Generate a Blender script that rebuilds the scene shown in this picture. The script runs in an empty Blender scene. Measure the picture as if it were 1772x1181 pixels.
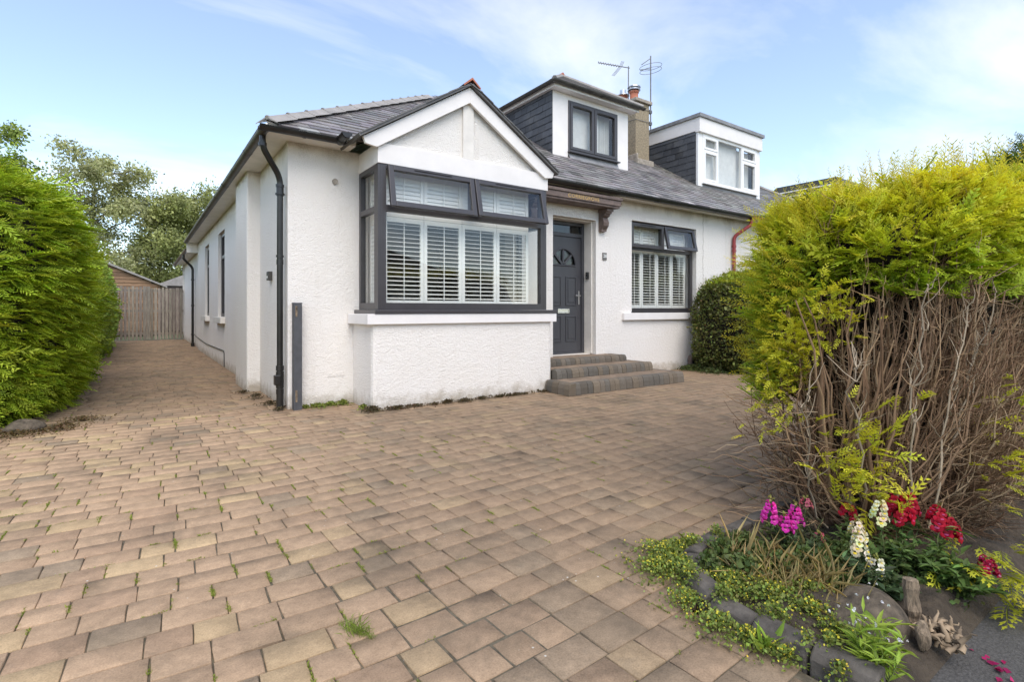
import bpy, bmesh, math, random
import numpy as np
from mathutils import Vector, Matrix

R = math.radians
rnd = random.Random(7)
rng = np.random.default_rng(11)
sc = bpy.context.scene
C = sc.collection

# ------------------------------------------------------------------ camera
YAW = 35.4
CAM_H = 1.2
cam = bpy.data.cameras.new('camera')
cam_o = bpy.data.objects.new('camera', cam)
C.objects.link(cam_o)
cam.lens = 908.0 / 1772.0 * 36.0
cam.sensor_width = 36.0
cam.shift_y = -53.5 / 1772.0
cam.clip_start = 0.05
cam.clip_end = 4000
cam_o.location = (0, 0, CAM_H)
cam_o.rotation_euler = (R(90), 0, R(-YAW))
sc.camera = cam_o

# ------------------------------------------------------------------ world, sun, exposure
SUN_AZ = 196.0      # clockwise from +Y (towards +X): where the light comes from
SUN_EL = 52.0
world = bpy.data.worlds.new('World')
sc.world = world
world.use_nodes = True
nt = world.node_tree
nt.nodes.clear()


def wn(kind, **kw):
    n = nt.nodes.new(kind)
    for k, v in kw.items():
        setattr(n, k, v)
    return n


w_out = wn('ShaderNodeOutputWorld')
w_bg = wn('ShaderNodeBackground')
w_sky = wn('ShaderNodeTexSky', sky_type='NISHITA', sun_disc=False)
w_sky.sun_elevation = R(SUN_EL)
w_sky.sun_rotation = R(SUN_AZ)
w_sky.air_density = 1.0
w_sky.dust_density = 0.3
w_sky.ozone_density = 1.15
w_bg.inputs['Strength'].default_value = 0.125
w_tc = wn('ShaderNodeTexCoord')
w_sep = wn('ShaderNodeSeparateXYZ')
nt.links.new(w_tc.outputs['Generated'], w_sep.inputs[0])
w_add = wn('ShaderNodeMath', operation='ADD')
w_add.inputs[1].default_value = 0.16
nt.links.new(w_sep.outputs['Z'], w_add.inputs[0])
w_max = wn('ShaderNodeMath', operation='MAXIMUM')
w_max.inputs[1].default_value = 0.05
nt.links.new(w_add.outputs[0], w_max.inputs[0])
w_dx = wn('ShaderNodeMath', operation='DIVIDE')
w_dy = wn('ShaderNodeMath', operation='DIVIDE')
for d, ax in ((w_dx, 'X'), (w_dy, 'Y')):
    nt.links.new(w_sep.outputs[ax], d.inputs[0])
    nt.links.new(w_max.outputs[0], d.inputs[1])
w_cmb = wn('ShaderNodeCombineXYZ')
nt.links.new(w_dx.outputs[0], w_cmb.inputs[0])
nt.links.new(w_dy.outputs[0], w_cmb.inputs[1])
w_map = wn('ShaderNodeMapping')
w_map.inputs['Location'].default_value = (3.3, 1.7, 0.0)
w_map.inputs['Rotation'].default_value = (0, 0, R(35))
w_map.inputs['Scale'].default_value = (0.55, 1.0, 1.0)
nt.links.new(w_cmb.outputs[0], w_map.inputs[0])
w_n1 = wn('ShaderNodeTexNoise')
w_n1.inputs['Scale'].default_value = 1.15
w_n1.inputs['Detail'].default_value = 9
w_n1.inputs['Roughness'].default_value = 0.56
w_n1.inputs['Distortion'].default_value = 0.5
nt.links.new(w_map.outputs[0], w_n1.inputs['Vector'])
w_rmp = wn('ShaderNodeValToRGB')
w_rmp.color_ramp.elements[0].position = 0.44
w_rmp.color_ramp.elements[0].color = (0.08, 0.08, 0.08, 1)
w_rmp.color_ramp.elements[1].position = 0.72
w_rmp.color_ramp.elements[1].color = (0.52, 0.52, 0.52, 1)
nt.links.new(w_n1.outputs['Fac'], w_rmp.inputs[0])
w_mix = wn('ShaderNodeMix', data_type='RGBA')
nt.links.new(w_rmp.outputs[0], w_mix.inputs[0])
nt.links.new(w_sky.outputs[0], w_mix.inputs[6])
w_mix.inputs[7].default_value = (6.5, 6.15, 5.8, 1)
nt.links.new(w_mix.outputs[2], w_bg.inputs['Color'])
nt.links.new(w_bg.outputs[0], w_out.inputs[0])

sun = bpy.data.lights.new('sun', 'SUN')
sun.energy = 1.35
sun.angle = R(48)
sun.color = (1.0, 0.91, 0.80)
sun_o = bpy.data.objects.new('sun', sun)
C.objects.link(sun_o)
sd = Vector((math.sin(R(SUN_AZ)) * math.cos(R(SUN_EL)), math.cos(R(SUN_AZ)) * math.cos(R(SUN_EL)), math.sin(R(SUN_EL))))
sun_o.rotation_euler = (-sd).to_track_quat('-Z', 'Y').to_euler()
sun_o.location = (0, -10, 30)

vs = sc.view_settings
vs.view_transform = 'Standard'
vs.look = 'None'
vs.exposure = 1.18
vs.gamma = 1
vs.use_curve_mapping = False
sc.cycles.max_bounces = 8
sc.cycles.transparent_max_bounces = 12
sc.cycles.caustics_reflective = False
sc.cycles.caustics_refractive = False
try:
    sc.cycles.use_denoising = True
except Exception:
    pass


# ------------------------------------------------------------------ materials
class NT:
    def __init__(s, name):
        s.m = bpy.data.materials.new(name)
        s.m.use_nodes = True
        s.t = s.m.node_tree
        s.b = s.t.nodes['Principled BSDF']
        s.pos = s.t.nodes.new('ShaderNodeNewGeometry').outputs['Position']

    def n(s, kind, **kw):
        x = s.t.nodes.new(kind)
        for k, v in kw.items():
            setattr(x, k, v)
        return x

    def l(s, a, b):
        s.t.links.new(a, b)

    def noise(s, scale, detail=4, rough=0.55, vec=None, stretch=None, dist=0.0):
        v = vec or s.pos
        if stretch:
            mp = s.n('ShaderNodeMapping')
            mp.inputs['Scale'].default_value = stretch
            s.l(v, mp.inputs[0])
            v = mp.outputs[0]
        x = s.n('ShaderNodeTexNoise')
        x.inputs['Scale'].default_value = scale
        x.inputs['Detail'].default_value = detail
        x.inputs['Roughness'].default_value = rough
        x.inputs['Distortion'].default_value = dist
        s.l(v, x.inputs['Vector'])
        return x.outputs['Fac']

    def ramp(s, fac, stops):
        r = s.n('ShaderNodeValToRGB')
        e = r.color_ramp.elements
        while len(e) < len(stops):
            e.new(0.5)
        for i, (p, c) in enumerate(stops):
            e[i].position = p
            e[i].color = (c, c, c, 1) if isinstance(c, (int, float)) else (*c, 1)
        s.l(fac, r.inputs[0])
        return r.outputs[0]

    def mix(s, fac, a, b, mode='MIX'):
        x = s.n('ShaderNodeMix', data_type='RGBA', blend_type=mode)
        for i, v in ((0, fac), (6, a), (7, b)):
            if isinstance(v, (int, float)):
                x.inputs[i].default_value = v if i == 0 else (v, v, v, 1)
            elif isinstance(v, tuple):
                x.inputs[i].default_value = (*v, 1)
            else:
                s.l(v, x.inputs[i])
        return x.outputs[2]

    def math(s, op, a, b=0.0):
        x = s.n('ShaderNodeMath', operation=op)
        for i, v in ((0, a), (1, b)):
            if isinstance(v, (int, float)):
                x.inputs[i].default_value = v
            else:
                s.l(v, x.inputs[i])
        return x.outputs[0]

    def attr(s, name='Col'):
        x = s.n('ShaderNodeAttribute')
        x.attribute_name = name
        return x.outputs['Color']

    def color(s, c):
        if isinstance(c, tuple):
            s.b.inputs['Base Color'].default_value = (*c, 1)
        else:
            s.l(c, s.b.inputs['Base Color'])

    def rough(s, v):
        if isinstance(v, (int, float)):
            s.b.inputs['Roughness'].default_value = v
        else:
            s.l(v, s.b.inputs['Roughness'])

    def bump(s, h, dist=0.01, strength=1.0):
        x = s.n('ShaderNodeBump')
        x.inputs['Distance'].default_value = dist
        x.inputs['Strength'].default_value = strength
        s.l(h, x.inputs['Height'])
        s.l(x.outputs[0], s.b.inputs['Normal'])

    def z(s):
        x = s.n('ShaderNodeSeparateXYZ')
        s.l(s.pos, x.inputs[0])
        return x.outputs['Z']


def simple(name, col, rough=0.5, metal=0.0, var=0.12, vscale=6.0, bscale=None, bdist=0.002, spec=None, stretch=None):
    m = NT(name)
    f = m.noise(vscale, 5, 0.6, stretch=stretch)
    lo = tuple(c * (1 - var) for c in col)
    hi = tuple(min(1, c * (1 + var)) for c in col)
    m.color(m.ramp(f, [(0.3, lo), (0.7, hi)]))
    m.rough(rough)
    m.b.inputs['Metallic'].default_value = metal
    if spec is not None:
        m.b.inputs['Specular IOR Level'].default_value = spec
    if bscale:
        m.bump(m.noise(bscale, 4, 0.6, stretch=stretch), bdist)
    return m.m


def make_harl(name, base, grime, top_z=3.24):
    m = NT(name)
    # painted roughcast: lumps of 1.5 - 3 cm
    n1 = m.noise(75, 2, 0.5)
    n2 = m.noise(170, 2, 0.6)
    n3 = m.noise(24, 3, 0.5)
    h = m.math('ADD', m.math('ADD', m.math('MULTIPLY', n1, 1.0), m.math('MULTIPLY', n2, 0.35)), m.math('MULTIPLY', n3, 0.7))
    m.bump(h, 0.016, 0.9)
    big = m.noise(1.7, 5, 0.6)
    col = m.mix(m.ramp(big, [(0.35, 0.0), (0.75, 0.45)]), base, tuple(c * k for c, k in zip(base, (0.95, 0.93, 0.9))))
    # splash-back dirt with an uneven upper limit along the foot of the wall
    z = m.z()
    dn = m.noise(5.5, 6, 0.7)
    low = m.ramp(m.math('ADD', z, m.math('MULTIPLY', m.math('SUBTRACT', dn, 0.5), 0.5)), [(0.0, 0.8), (0.19, 0.0)])
    col = m.mix(m.math('MULTIPLY', low, grime), col, (0.36, 0.29, 0.2))
    # algae streaks hanging from the soffit line, uneven and patchy
    sn = m.noise(3.0, 5, 0.65, stretch=(1, 1, 0.35))
    up = m.ramp(m.math('ADD', z, m.math('MULTIPLY', m.math('SUBTRACT', sn, 0.5), 0.55)), [(0.0, 0.0), (top_z - 0.26, 0.0), (top_z - 0.02, 1.0)]) if False else None
    zz = m.math('MULTIPLY', m.math('ADD', m.math('SUBTRACT', z, top_z - 0.16), m.math('MULTIPLY', m.math('SUBTRACT', sn, 0.5), 0.6)), 5.0)
    upm = m.ramp(zz, [(0.0, 0.0), (1.0, 1.0)])
    fine = m.ramp(m.noise(60, 3, 0.6), [(0.3, 0.35), (0.65, 1.0)])
    col = m.mix(m.math('MULTIPLY', m.math('MULTIPLY', upm, fine), 0.55), col, (0.22, 0.19, 0.12))
    m.color(col)
    # a hairline vertical crack by the party wall and faint rain streaks
    sx = m.n('ShaderNodeSeparateXYZ')
    m.l(m.pos, sx.inputs[0])
    wob = m.math('MULTIPLY', m.math('SUBTRACT', m.noise(6, 4, 0.7), 0.5), 0.10)
    dx = m.math('ABSOLUTE', m.math('SUBTRACT', m.math('ADD', sx.outputs['X'], wob), 9.74))
    crack = m.math('MULTIPLY', m.ramp(dx, [(0.006, 1.0), (0.014, 0.0)]), m.ramp(z, [(0.0, 0.0), (0.9, 0.0), (1.0, 1.0)]))
    col = m.mix(m.math('MULTIPLY', crack, 0.6), col, (0.25, 0.2, 0.14))
    rs = m.noise(7, 5, 0.65, stretch=(1, 1, 0.06))
    col = m.mix(m.ramp(rs, [(0.58, 0.0), (0.82, 0.20)]), col, (0.50, 0.45, 0.36))
    m.color(col)
    m.rough(0.85)
    m.b.inputs['Specular IOR Level'].default_value = 0.25
    return m.m


def make_glass():
    m = NT('window_glass')
    t = m.t
    t.nodes.remove(m.b)
    gl = m.n('ShaderNodeBsdfGlossy')
    gl.inputs['Roughness'].default_value = 0.005
    tr = m.n('ShaderNodeBsdfTransparent')
    tr.inputs['Color'].default_value = (0.98, 0.985, 0.978, 1)
    ge = m.n('ShaderNodeNewGeometry')
    dt = m.n('ShaderNodeVectorMath', operation='DOT_PRODUCT')
    m.l(ge.outputs['Incoming'], dt.inputs[0])
    m.l(ge.outputs['Normal'], dt.inputs[1])
    one = m.math('SUBTRACT', 1.0, m.math('ABSOLUTE', dt.outputs['Value']))
    k = m.math('ADD', 0.045, m.math('MULTIPLY', m.math('POWER', one, 5.0), 0.95))
    mx = m.n('ShaderNodeMixShader')
    m.l(k, mx.inputs[0])
    m.l(tr.outputs[0], mx.inputs[1])
    m.l(gl.outputs[0], mx.inputs[2])
    m.l(mx.outputs[0], t.nodes['Material Output'].inputs[0])
    return m.m


def make_leaf(name, trans=0.28, rough=0.55, spec=0.3):
    m = NT(name)
    col = m.attr('Col')
    m.color(col)
    m.rough(rough)
    m.b.inputs['Specular IOR Level'].default_value = spec
    tl = m.n('ShaderNodeBsdfTranslucent')
    m.l(m.mix(1.0, col, (1.0, 1.0, 0.6), 'MULTIPLY'), tl.inputs['Color'])
    mx = m.n('ShaderNodeMixShader')
    mx.inputs[0].default_value = trans
    m.l(m.b.outputs[0], mx.inputs[1])
    m.l(tl.outputs[0], mx.inputs[2])
    m.l(mx.outputs[0], m.t.nodes['Material Output'].inputs[0])
    return m.m


def make_paver():
    m = NT('block_paving')
    col = m.attr('Col')
    sp = m.noise(160, 3, 0.7)
    col = m.mix(1.0, col, m.ramp(sp, [(0.25, 0.72), (0.5, 1.0), (0.78, 1.24)]), 'MULTIPLY')
    md = m.noise(17, 5, 0.65)
    col = m.mix(1.0, col, m.ramp(md, [(0.3, 0.80), (0.7, 1.12)]), 'MULTIPLY')
    # lichen and black algae stains that run across the blocks
    st = m.noise(1.35, 7, 0.68, dist=0.6)
    col = m.mix(m.ramp(st, [(0.50, 0.0), (0.70, 0.62)]), col, (0.105, 0.086, 0.062))
    st2 = m.noise(4.2, 6, 0.7)
    col = m.mix(m.ramp(st2, [(0.58, 0.0), (0.78, 0.40)]), col, (0.14, 0.125, 0.10))
    dots = m.n('ShaderNodeTexVoronoi')
    dots.inputs['Scale'].default_value = 17
    m.l(m.pos, dots.inputs['Vector'])
    lm = m.math('MULTIPLY', m.ramp(dots.outputs['Distance'], [(0.05, 1.0), (0.09, 0.0)]), m.ramp(m.noise(3.1, 3), [(0.55, 0.0), (0.6, 0.8)]))
    col = m.mix(lm, col, (0.62, 0.6, 0.54))
    m.color(col)
    m.rough(0.9)
    m.b.inputs['Specular IOR Level'].default_value = 0.2
    m.bump(m.math('ADD', m.math('MULTIPLY', sp, 0.6), md), 0.004, 0.7)
    return m.m


def make_slate(name, tint, rough=0.42):
    m = NT(name)
    col = m.mix(1.0, m.attr('Col'), tint, 'MULTIPLY')
    f = m.noise(26, 5, 0.65)
    col = m.mix(1.0, col, m.ramp(f, [(0.25, 0.72), (0.75, 1.25)]), 'MULTIPLY')
    st = m.noise(2.4, 6, 0.7)
    col = m.mix(m.ramp(st, [(0.52, 0.0), (0.75, 0.35)]), col, (0.20, 0.19, 0.165))
    m.color(col)
    m.rough(m.ramp(f, [(0.3, rough - 0.08), (0.7, rough + 0.14)]))
    m.bump(m.noise(55, 4, 0.6), 0.004, 0.6)
    return m.m


def make_wood(name, c1, c2, rough=0.8, axis=(14, 14, 1.0)):
    m = NT(name)
    g = m.noise(3.0, 6, 0.65, stretch=axis, dist=0.4)
    col = m.ramp(g, [(0.28, c1), (0.72, c2)])
    a = m.attr('Col')
    col = m.mix(1.0, col, a, 'MULTIPLY')
    m.color(col)
    m.rough(rough)
    m.bump(g, 0.004, 0.8)
    return m.m


MAT = {}
MAT['harl'] = make_harl('white_roughcast', (0.86, 0.82, 0.77), 0.9)
MAT['harl_n'] = make_harl('neighbour_roughcast', (0.82, 0.79, 0.73), 0.9)
MAT['harl_g'] = make_harl('gable_roughcast', (0.83, 0.795, 0.75), 0.0, 9.0)
MAT['white'] = simple('white_paint', (0.80, 0.765, 0.735), 0.5, var=0.05, vscale=3.0, bscale=30, bdist=0.001)
MAT['white_old'] = simple('aged_white_paint', (0.76, 0.72, 0.66), 0.55, var=0.10, vscale=4.0, bscale=40, bdist=0.002)
MAT['upvc'] = simple('white_plastic', (0.84, 0.83, 0.81), 0.3, var=0.03)
MAT['anthracite'] = simple('anthracite_plastic', (0.056, 0.051, 0.053), 0.34, var=0.08, vscale=9)
MAT['door'] = simple('dark_grey_door', (0.050, 0.050, 0.056), 0.38, var=0.08, vscale=9, bscale=90, bdist=0.0008, stretch=(1, 1, 0.15))
MAT['gutter'] = simple('black_gutter', (0.018, 0.017, 0.016), 0.28, var=0.35, vscale=7)
MAT['gutter_g'] = simple('weathered_gutter', (0.052, 0.048, 0.042), 0.45, var=0.45, vscale=8)
MAT['redpipe'] = simple('red_painted_pipe', (0.27, 0.035, 0.035), 0.35, var=0.2)
MAT['slate'] = make_slate('roof_slate', (1.95, 1.92, 1.84), 0.40)
MAT['cheek'] = make_slate('hung_slate', (0.60, 0.62, 0.66), 0.5)
MAT['lead'] = simple('lead_sheet', (0.24, 0.24, 0.245), 0.5, var=0.3, vscale=5, bscale=14, bdist=0.004)
MAT['ridge'] = simple('concrete_ridge', (0.30, 0.28, 0.26), 0.85, var=0.22, vscale=5, bscale=60, bdist=0.002)
MAT['terracotta'] = simple('terracotta', (0.42, 0.145, 0.085), 0.75, var=0.3, vscale=9, bscale=40, bdist=0.002)
MAT['glass'] = make_glass()
MAT['shutter'] = simple('shutter_paint', (0.88, 0.875, 0.83), 0.4, var=0.03)
MAT['curtain'] = simple('curtain_cloth', (0.72, 0.72, 0.70), 0.9, var=0.08)
MAT['paver'] = make_paver()
MAT['blocks'] = None
MAT['joint'] = simple('joint_sand', (0.115, 0.096, 0.064), 0.95, var=0.5, vscale=20, bscale=90, bdist=0.004)
MAT['chim'] = simple('brown_roughcast', (0.30, 0.245, 0.165), 0.95, var=0.35, vscale=28, bscale=70, bdist=0.012)
MAT['chim_cap'] = simple('concrete_cope', (0.33, 0.29, 0.24), 0.9, var=0.3, vscale=14, bscale=60, bdist=0.004)
MAT['steel'] = simple('zinc_cowl', (0.6, 0.6, 0.6), 0.3, metal=1.0, var=0.2)
MAT['chrome'] = simple('satin_chrome', (0.75, 0.74, 0.72), 0.22, metal=1.0, var=0.05)
MAT['aerial'] = simple('dull_aluminium', (0.16, 0.16, 0.165), 0.5, metal=0.3, var=0.2)
MAT['canopy'] = simple('faded_brown_paint', (0.150, 0.108, 0.090), 0.62, var=0.35, vscale=9, bscale=50, bdist=0.003)
MAT['gold'] = simple('worn_gold_paint', (0.55, 0.36, 0.12), 0.6, var=0.35, vscale=60)
MAT['black'] = simple('black_plastic', (0.02, 0.02, 0.02), 0.35, var=0.2)
MAT['plaque'] = simple('grey_slate_plaque', (0.13, 0.125, 0.115), 0.5, var=0.15)
MAT['letter'] = simple('white_lettering', (0.85, 0.85, 0.82), 0.5, var=0.03)
MAT['meter'] = simple('cream_plastic', (0.72, 0.68, 0.60), 0.5, var=0.06)
MAT['timber'] = make_wood('weathered_timber', (0.120, 0.102, 0.084), (0.36, 0.32, 0.265))
MAT['shedwood'] = make_wood('shed_timber', (0.10, 0.058, 0.032), (0.30, 0.18, 0.10), axis=(1.2, 14, 14))
MAT['postwood'] = simple('grey_painted_post', (0.070, 0.072, 0.078), 0.55, var=0.2, vscale=10, bscale=60, bdist=0.002)
MAT['tarmac'] = simple('tarmac', (0.085, 0.080, 0.074), 0.9, var=0.45, vscale=120, bscale=160, bdist=0.006)
MAT['soil'] = simple('garden_soil', (0.060, 0.045, 0.030), 0.95, var=0.5, vscale=14, bscale=55, bdist=0.02)
MAT['grass'] = simple('rough_ground', (0.075, 0.095, 0.035), 0.95, var=0.4, vscale=2.0)
MAT['kerb'] = simple('charcoal_block', (0.085, 0.074, 0.062), 0.95, var=0.6, vscale=11, bscale=110, bdist=0.003)
MAT['rock'] = simple('brown_field_stone', (0.100, 0.078, 0.054), 0.9, var=0.6, vscale=22, bscale=38, bdist=0.008)
MAT['bark'] = simple('dead_wood', (0.22, 0.165, 0.11), 0.95, var=0.7, vscale=60, bscale=120, bdist=0.012, stretch=(1, 1, 0.25))
MAT['trunk'] = simple('tree_bark', (0.12, 0.095, 0.07), 0.9, var=0.4, vscale=12, bscale=30, bdist=0.01)
MAT['fern'] = make_leaf('conifer_foliage', 0.42)
MAT['leaf'] = make_leaf('broad_foliage', 0.34)
MAT['petal'] = make_leaf('petals', 0.30, 0.6, 0.2)
MAT['core'] = simple('inner_shade_dark', (0.016, 0.011, 0.005), 1.0, var=0.6, vscale=9, bscale=20, bdist=0.05)  # near-black: the shade inside the hedges is put into this colour
mt = NT('twig_bark')
mt.color(mt.attr('Col'))
mt.rough(0.9)
MAT['twig'] = mt.m
mb_ = NT('step_blocks')
mb_.color(mb_.mix(1.0, mb_.attr('Col'), mb_.ramp(mb_.noise(70, 5, 0.7), [(0.25, 0.6), (0.75, 1.3)]), 'MULTIPLY'))
mb_.rough(0.9)
mb_.bump(mb_.noise(120, 4, 0.6), 0.003)
MAT['blocks'] = mb_.m


# ------------------------------------------------------------------ mesh building
def link(name, me, parent=None):
    o = bpy.data.objects.new(name, me)
    C.objects.link(o)
    if parent is not None:
        o.parent = parent
    return o


def tag(o, label=None, cat=None, group=None, kind=None):
    if label:
        o['label'] = label
    if cat:
        o['category'] = cat
    if group:
        o['group'] = group
    if kind:
        o['kind'] = kind
    return o


def empty(name, loc, label, cat, group=None):
    o = bpy.data.objects.new(name, None)
    o.empty_display_size = 0.1
    C.objects.link(o)
    o.location = loc
    tag(o, label, cat, group)
    return o


def np_mesh(name, v, tris=None, quads=None, col=None, mat=None, parent=None, smooth=False):
    """fast mesh from arrays; parent is un-offset because all parents' meshes stay in world space"""
    me = bpy.data.meshes.new(name)
    v = np.asarray(v, dtype=np.float32).reshape(-1, 3)
    nt_ = 0 if tris is None else len(tris)
    nq = 0 if quads is None else len(quads)
    me.vertices.add(len(v))
    me.vertices.foreach_set('co', v.ravel())
    loops = []
    if nt_:
        loops.append(np.asarray(tris, dtype=np.int32).ravel())
    if nq:
        loops.append(np.asarray(quads, dtype=np.int32).ravel())
    lv = np.concatenate(loops)
    me.loops.add(len(lv))
    me.loops.foreach_set('vertex_index', lv)
    me.polygons.add(nt_ + nq)
    st = np.concatenate([np.arange(nt_) * 3, nt_ * 3 + np.arange(nq) * 4]).astype(np.int32)
    me.polygons.foreach_set('loop_start', st)
    if smooth:
        me.polygons.foreach_set('use_smooth', np.ones(nt_ + nq, dtype=bool))
    me.update(calc_edges=True)
    me.validate()
    if col is not None:
        a = me.color_attributes.new('Col', 'FLOAT_COLOR', 'POINT')
        c = np.ones((len(v), 4), dtype=np.float32)
        c[:, :3] = col
        a.data.foreach_set('color', c.ravel())
    if mat is not None:
        me.materials.append(mat)
    return fix(link(name, me, parent))


def fix(o):
    """meshes are written in world coordinates: undo the parent chain's location"""
    if o.parent is not None:
        off = Vector((0, 0, 0))
        p = o.parent
        while p is not None:
            off += p.location
            p = p.parent
        o.location = -off
    return o


class MB:
    def __init__(s, O=(0, 0, 0), u=(1, 0, 0), v=(0, 0, 1), w=(0, -1, 0)):
        s.V = []
        s.F = []
        s.c = []
        s.cur = (1, 1, 1)
        s.frame(O, u, v, w)

    def frame(s, O, u, v, w):
        s.O, s.u, s.v, s.w = Vector(O), Vector(u), Vector(v), Vector(w)
        return s

    def add(s, pts, faces):
        b = len(s.V)
        s.V += [tuple(p) for p in pts]
        s.c += [s.cur] * len(pts)
        s.F += [tuple(b + i for i in f) for f in faces]
        return s

    def box(s, x0, x1, y0, y1, z0, z1):
        p = [(x, y, z) for z in (z0, z1) for y in (y0, y1) for x in (x0, x1)]
        return s.add(p, [(0, 2, 3, 1), (4, 5, 7, 6), (0, 1, 5, 4), (2, 6, 7, 3), (0, 4, 6, 2), (1, 3, 7, 5)])

    def ubox(s, u0, u1, v0, v1, w0, w1):
        """box in the local frame: u across, v up, w outwards"""
        p = [s.O + s.u * a + s.v * b + s.w * c for c in (w0, w1) for b in (v0, v1) for a in (u0, u1)]
        return s.add(p, [(0, 2, 3, 1), (4, 5, 7, 6), (0, 1, 5, 4), (2, 6, 7, 3), (0, 4, 6, 2), (1, 3, 7, 5)])

    def uframe(s, u0, u1, v0, v1, w0, w1, t, tb=None, tt=None):
        tb = tb or t
        tt = tt or t
        s.ubox(u0, u0 + t, v0, v1, w0, w1)
        s.ubox(u1 - t, u1, v0, v1, w0, w1)
        s.ubox(u0 + t, u1 - t, v0, v0 + tb, w0, w1)
        s.ubox(u0 + t, u1 - t, v1 - tt, v1, w0, w1)
        return s

    def poly(s, pts):
        return s.add(pts, [tuple(range(len(pts)))])

    def prism(s, pts, off):
        """extrude the polygon pts by the vector off"""
        n = len(pts)
        off = Vector(off)
        p = [Vector(q) for q in pts]
        return s.add(p + [q + off for q in p], [tuple(range(n))[::-1], tuple(range(n, 2 * n))] + [(i, (i + 1) % n, n + (i + 1) % n, n + i) for i in range(n)])

    def tube(s, path, rad, seg=8, caps=True):
        path = [Vector(p) for p in path]
        n = len(path)
        if not hasattr(rad, '__len__'):
            rad = [rad] * n
        pts = []
        prev = None
        for i, p in enumerate(path):
            d = (path[min(i + 1, n - 1)] - path[max(i - 1, 0)])
            if d.length < 1e-9:
                d = Vector((0, 0, 1))
            d.normalize()
            if prev is None:
                ref = Vector((0, 0, 1)) if abs(d.z) < 0.9 else Vector((1, 0, 0))
                a = d.cross(ref).normalized()
            else:
                a = (prev - d * prev.dot(d)).normalized()
            prev = a
            b = d.cross(a)
            for k in range(seg):
                t = 2 * math.pi * k / seg
                pts.append(p + (a * math.cos(t) + b * math.sin(t)) * rad[i])
        f = []
        for i in range(n - 1):
            for k in range(seg):
                f.append((i * seg + k, i * seg + (k + 1) % seg, (i + 1) * seg + (k + 1) % seg, (i + 1) * seg + k))
        if caps:
            f.append(tuple(range(seg))[::-1])
            f.append(tuple((n - 1) * seg + k for k in range(seg)))
        return s.add(pts, f)

    def lathe(s, c, prof, seg=16):
        cx, cy = c
        return s.tube([(cx, cy, z) for r, z in prof], [max(r, 1e-4) for r, z in prof], seg)

    def build(s, name, mat, parent=None, smooth=False, bevel=0.0, seg=2, weld=False):
        me = bpy.data.meshes.new(name)
        me.from_pydata(s.V, [], s.F)
        bm = bmesh.new()
        bm.from_mesh(me)
        if weld:
            bmesh.ops.remove_doubles(bm, verts=bm.verts, dist=1e-5)
        bmesh.ops.recalc_face_normals(bm, faces=bm.faces)
        bm.to_mesh(me)
        bm.free()
        if not weld:
            a = me.color_attributes.new('Col', 'FLOAT_COLOR', 'POINT')
            cc = np.ones((len(s.V), 4), dtype=np.float32)
            cc[:, :3] = np.array(s.c, dtype=np.float32)
            a.data.foreach_set('color', cc.ravel())
        if smooth:
            for p in me.polygons:
                p.use_smooth = True
        me.materials.append(mat)
        o = fix(link(name, me, parent))
        if bevel:
            md = o.modifiers.new('bevel', 'BEVEL')
            md.width = bevel
            md.segments = seg
            md.limit_method = 'ANGLE'
            md.angle_limit = R(40)
        if smooth:
            md = o.modifiers.new('edges', 'EDGE_SPLIT')
            md.split_angle = R(42)
        return o


def proj(p):
    """world point -> photo pixel (only used to decide which pieces are largest in view)"""
    s_, c_ = math.sin(R(YAW)), math.cos(R(YAW))
    d = s_ * p[0] + c_ * p[1]
    l_ = c_ * p[0] - s_ * p[1]
    if d < 0.1:
        return None
    return 886 + 908 * l_ / d, 537 - 908 * (p[2] - CAM_H) / d, d


#@@SETTING
# ------------------------------------------------------------------ ground, street, driveway
g = MB()
g.poly([(-900, -900, -0.075), (900, -900, -0.075), (900, 900, -0.075), (-900, 900, -0.075)])
tag(g.build('ground', MAT['grass']), 'rough green ground reaching out around the houses', kind='structure')
g = MB()
g.poly([(-60, -7.5, -0.045), (60, -7.5, -0.045), (60, 0.42, -0.045), (-60, 0.42, -0.045)])
g.poly([(1.80, 0.42, -0.045), (60, 0.42, -0.045), (60, 0.78, -0.045), (1.80, 0.78, -0.045)])
tag(g.build('pavement', MAT['tarmac']), 'dark tarmac footway at the foot of the flower bed', kind='structure')
drv = MB()
drv.poly([(-3.2, 0.42, -0.008), (1.80, 0.42, -0.008), (1.80, 1.7, -0.008), (12.5, 1.7, -0.008), (12.5, 9.0, -0.008), (1.6, 9.0, -0.008), (1.6, 26.0, -0.008), (-1.2, 26.0, -0.008), (-1.2, 9.0, -0.008), (-3.2, 9.0, -0.008)])
driveway = tag(drv.build('driveway', MAT['joint']), 'block paved driveway of tan and buff blocks', kind='structure')


def row_bend(x):
    """the courses left of the middle run a little down to the right, the ones right of it a little up"""
    if x < 0.55:
        return -0.055 * (x - 0.55)
    if x < 1.0:
        return (x - 0.55) ** 2 * 0.045 / 0.9
    if x < 3.5:
        return 0.0101 + 0.045 * (x - 1.0)
    return 0.0101 + 0.1125 + 0.01 * (x - 3.5)


def sag(x, y):
    return 0.002 * math.sin(x * 2.1 + 0.7) * math.sin(y * 1.7) + 0.0015 * math.sin(x * 5.3 + y * 3.1) - 0.005 * math.exp(-((x - 1.05) ** 2 / 0.10 + (y - 1.62) ** 2 / 0.05))


PITCH = 0.15
pav = []
j = 0
v = 0.30
bed_edge = [(1.80, 0.0), (1.78, 1.10), (1.82, 1.30), (1.93, 1.46), (2.08, 1.56), (2.30, 1.60), (13, 1.60)]


def bed_left(y):
    for (x0, y0), (x1, y1) in zip(bed_edge, bed_edge[1:]):
        if y0 <= y <= y1 and y1 > y0:
            return x0 + (x1 - x0) * (y - y0) / (y1 - y0)
    return 99


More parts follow.
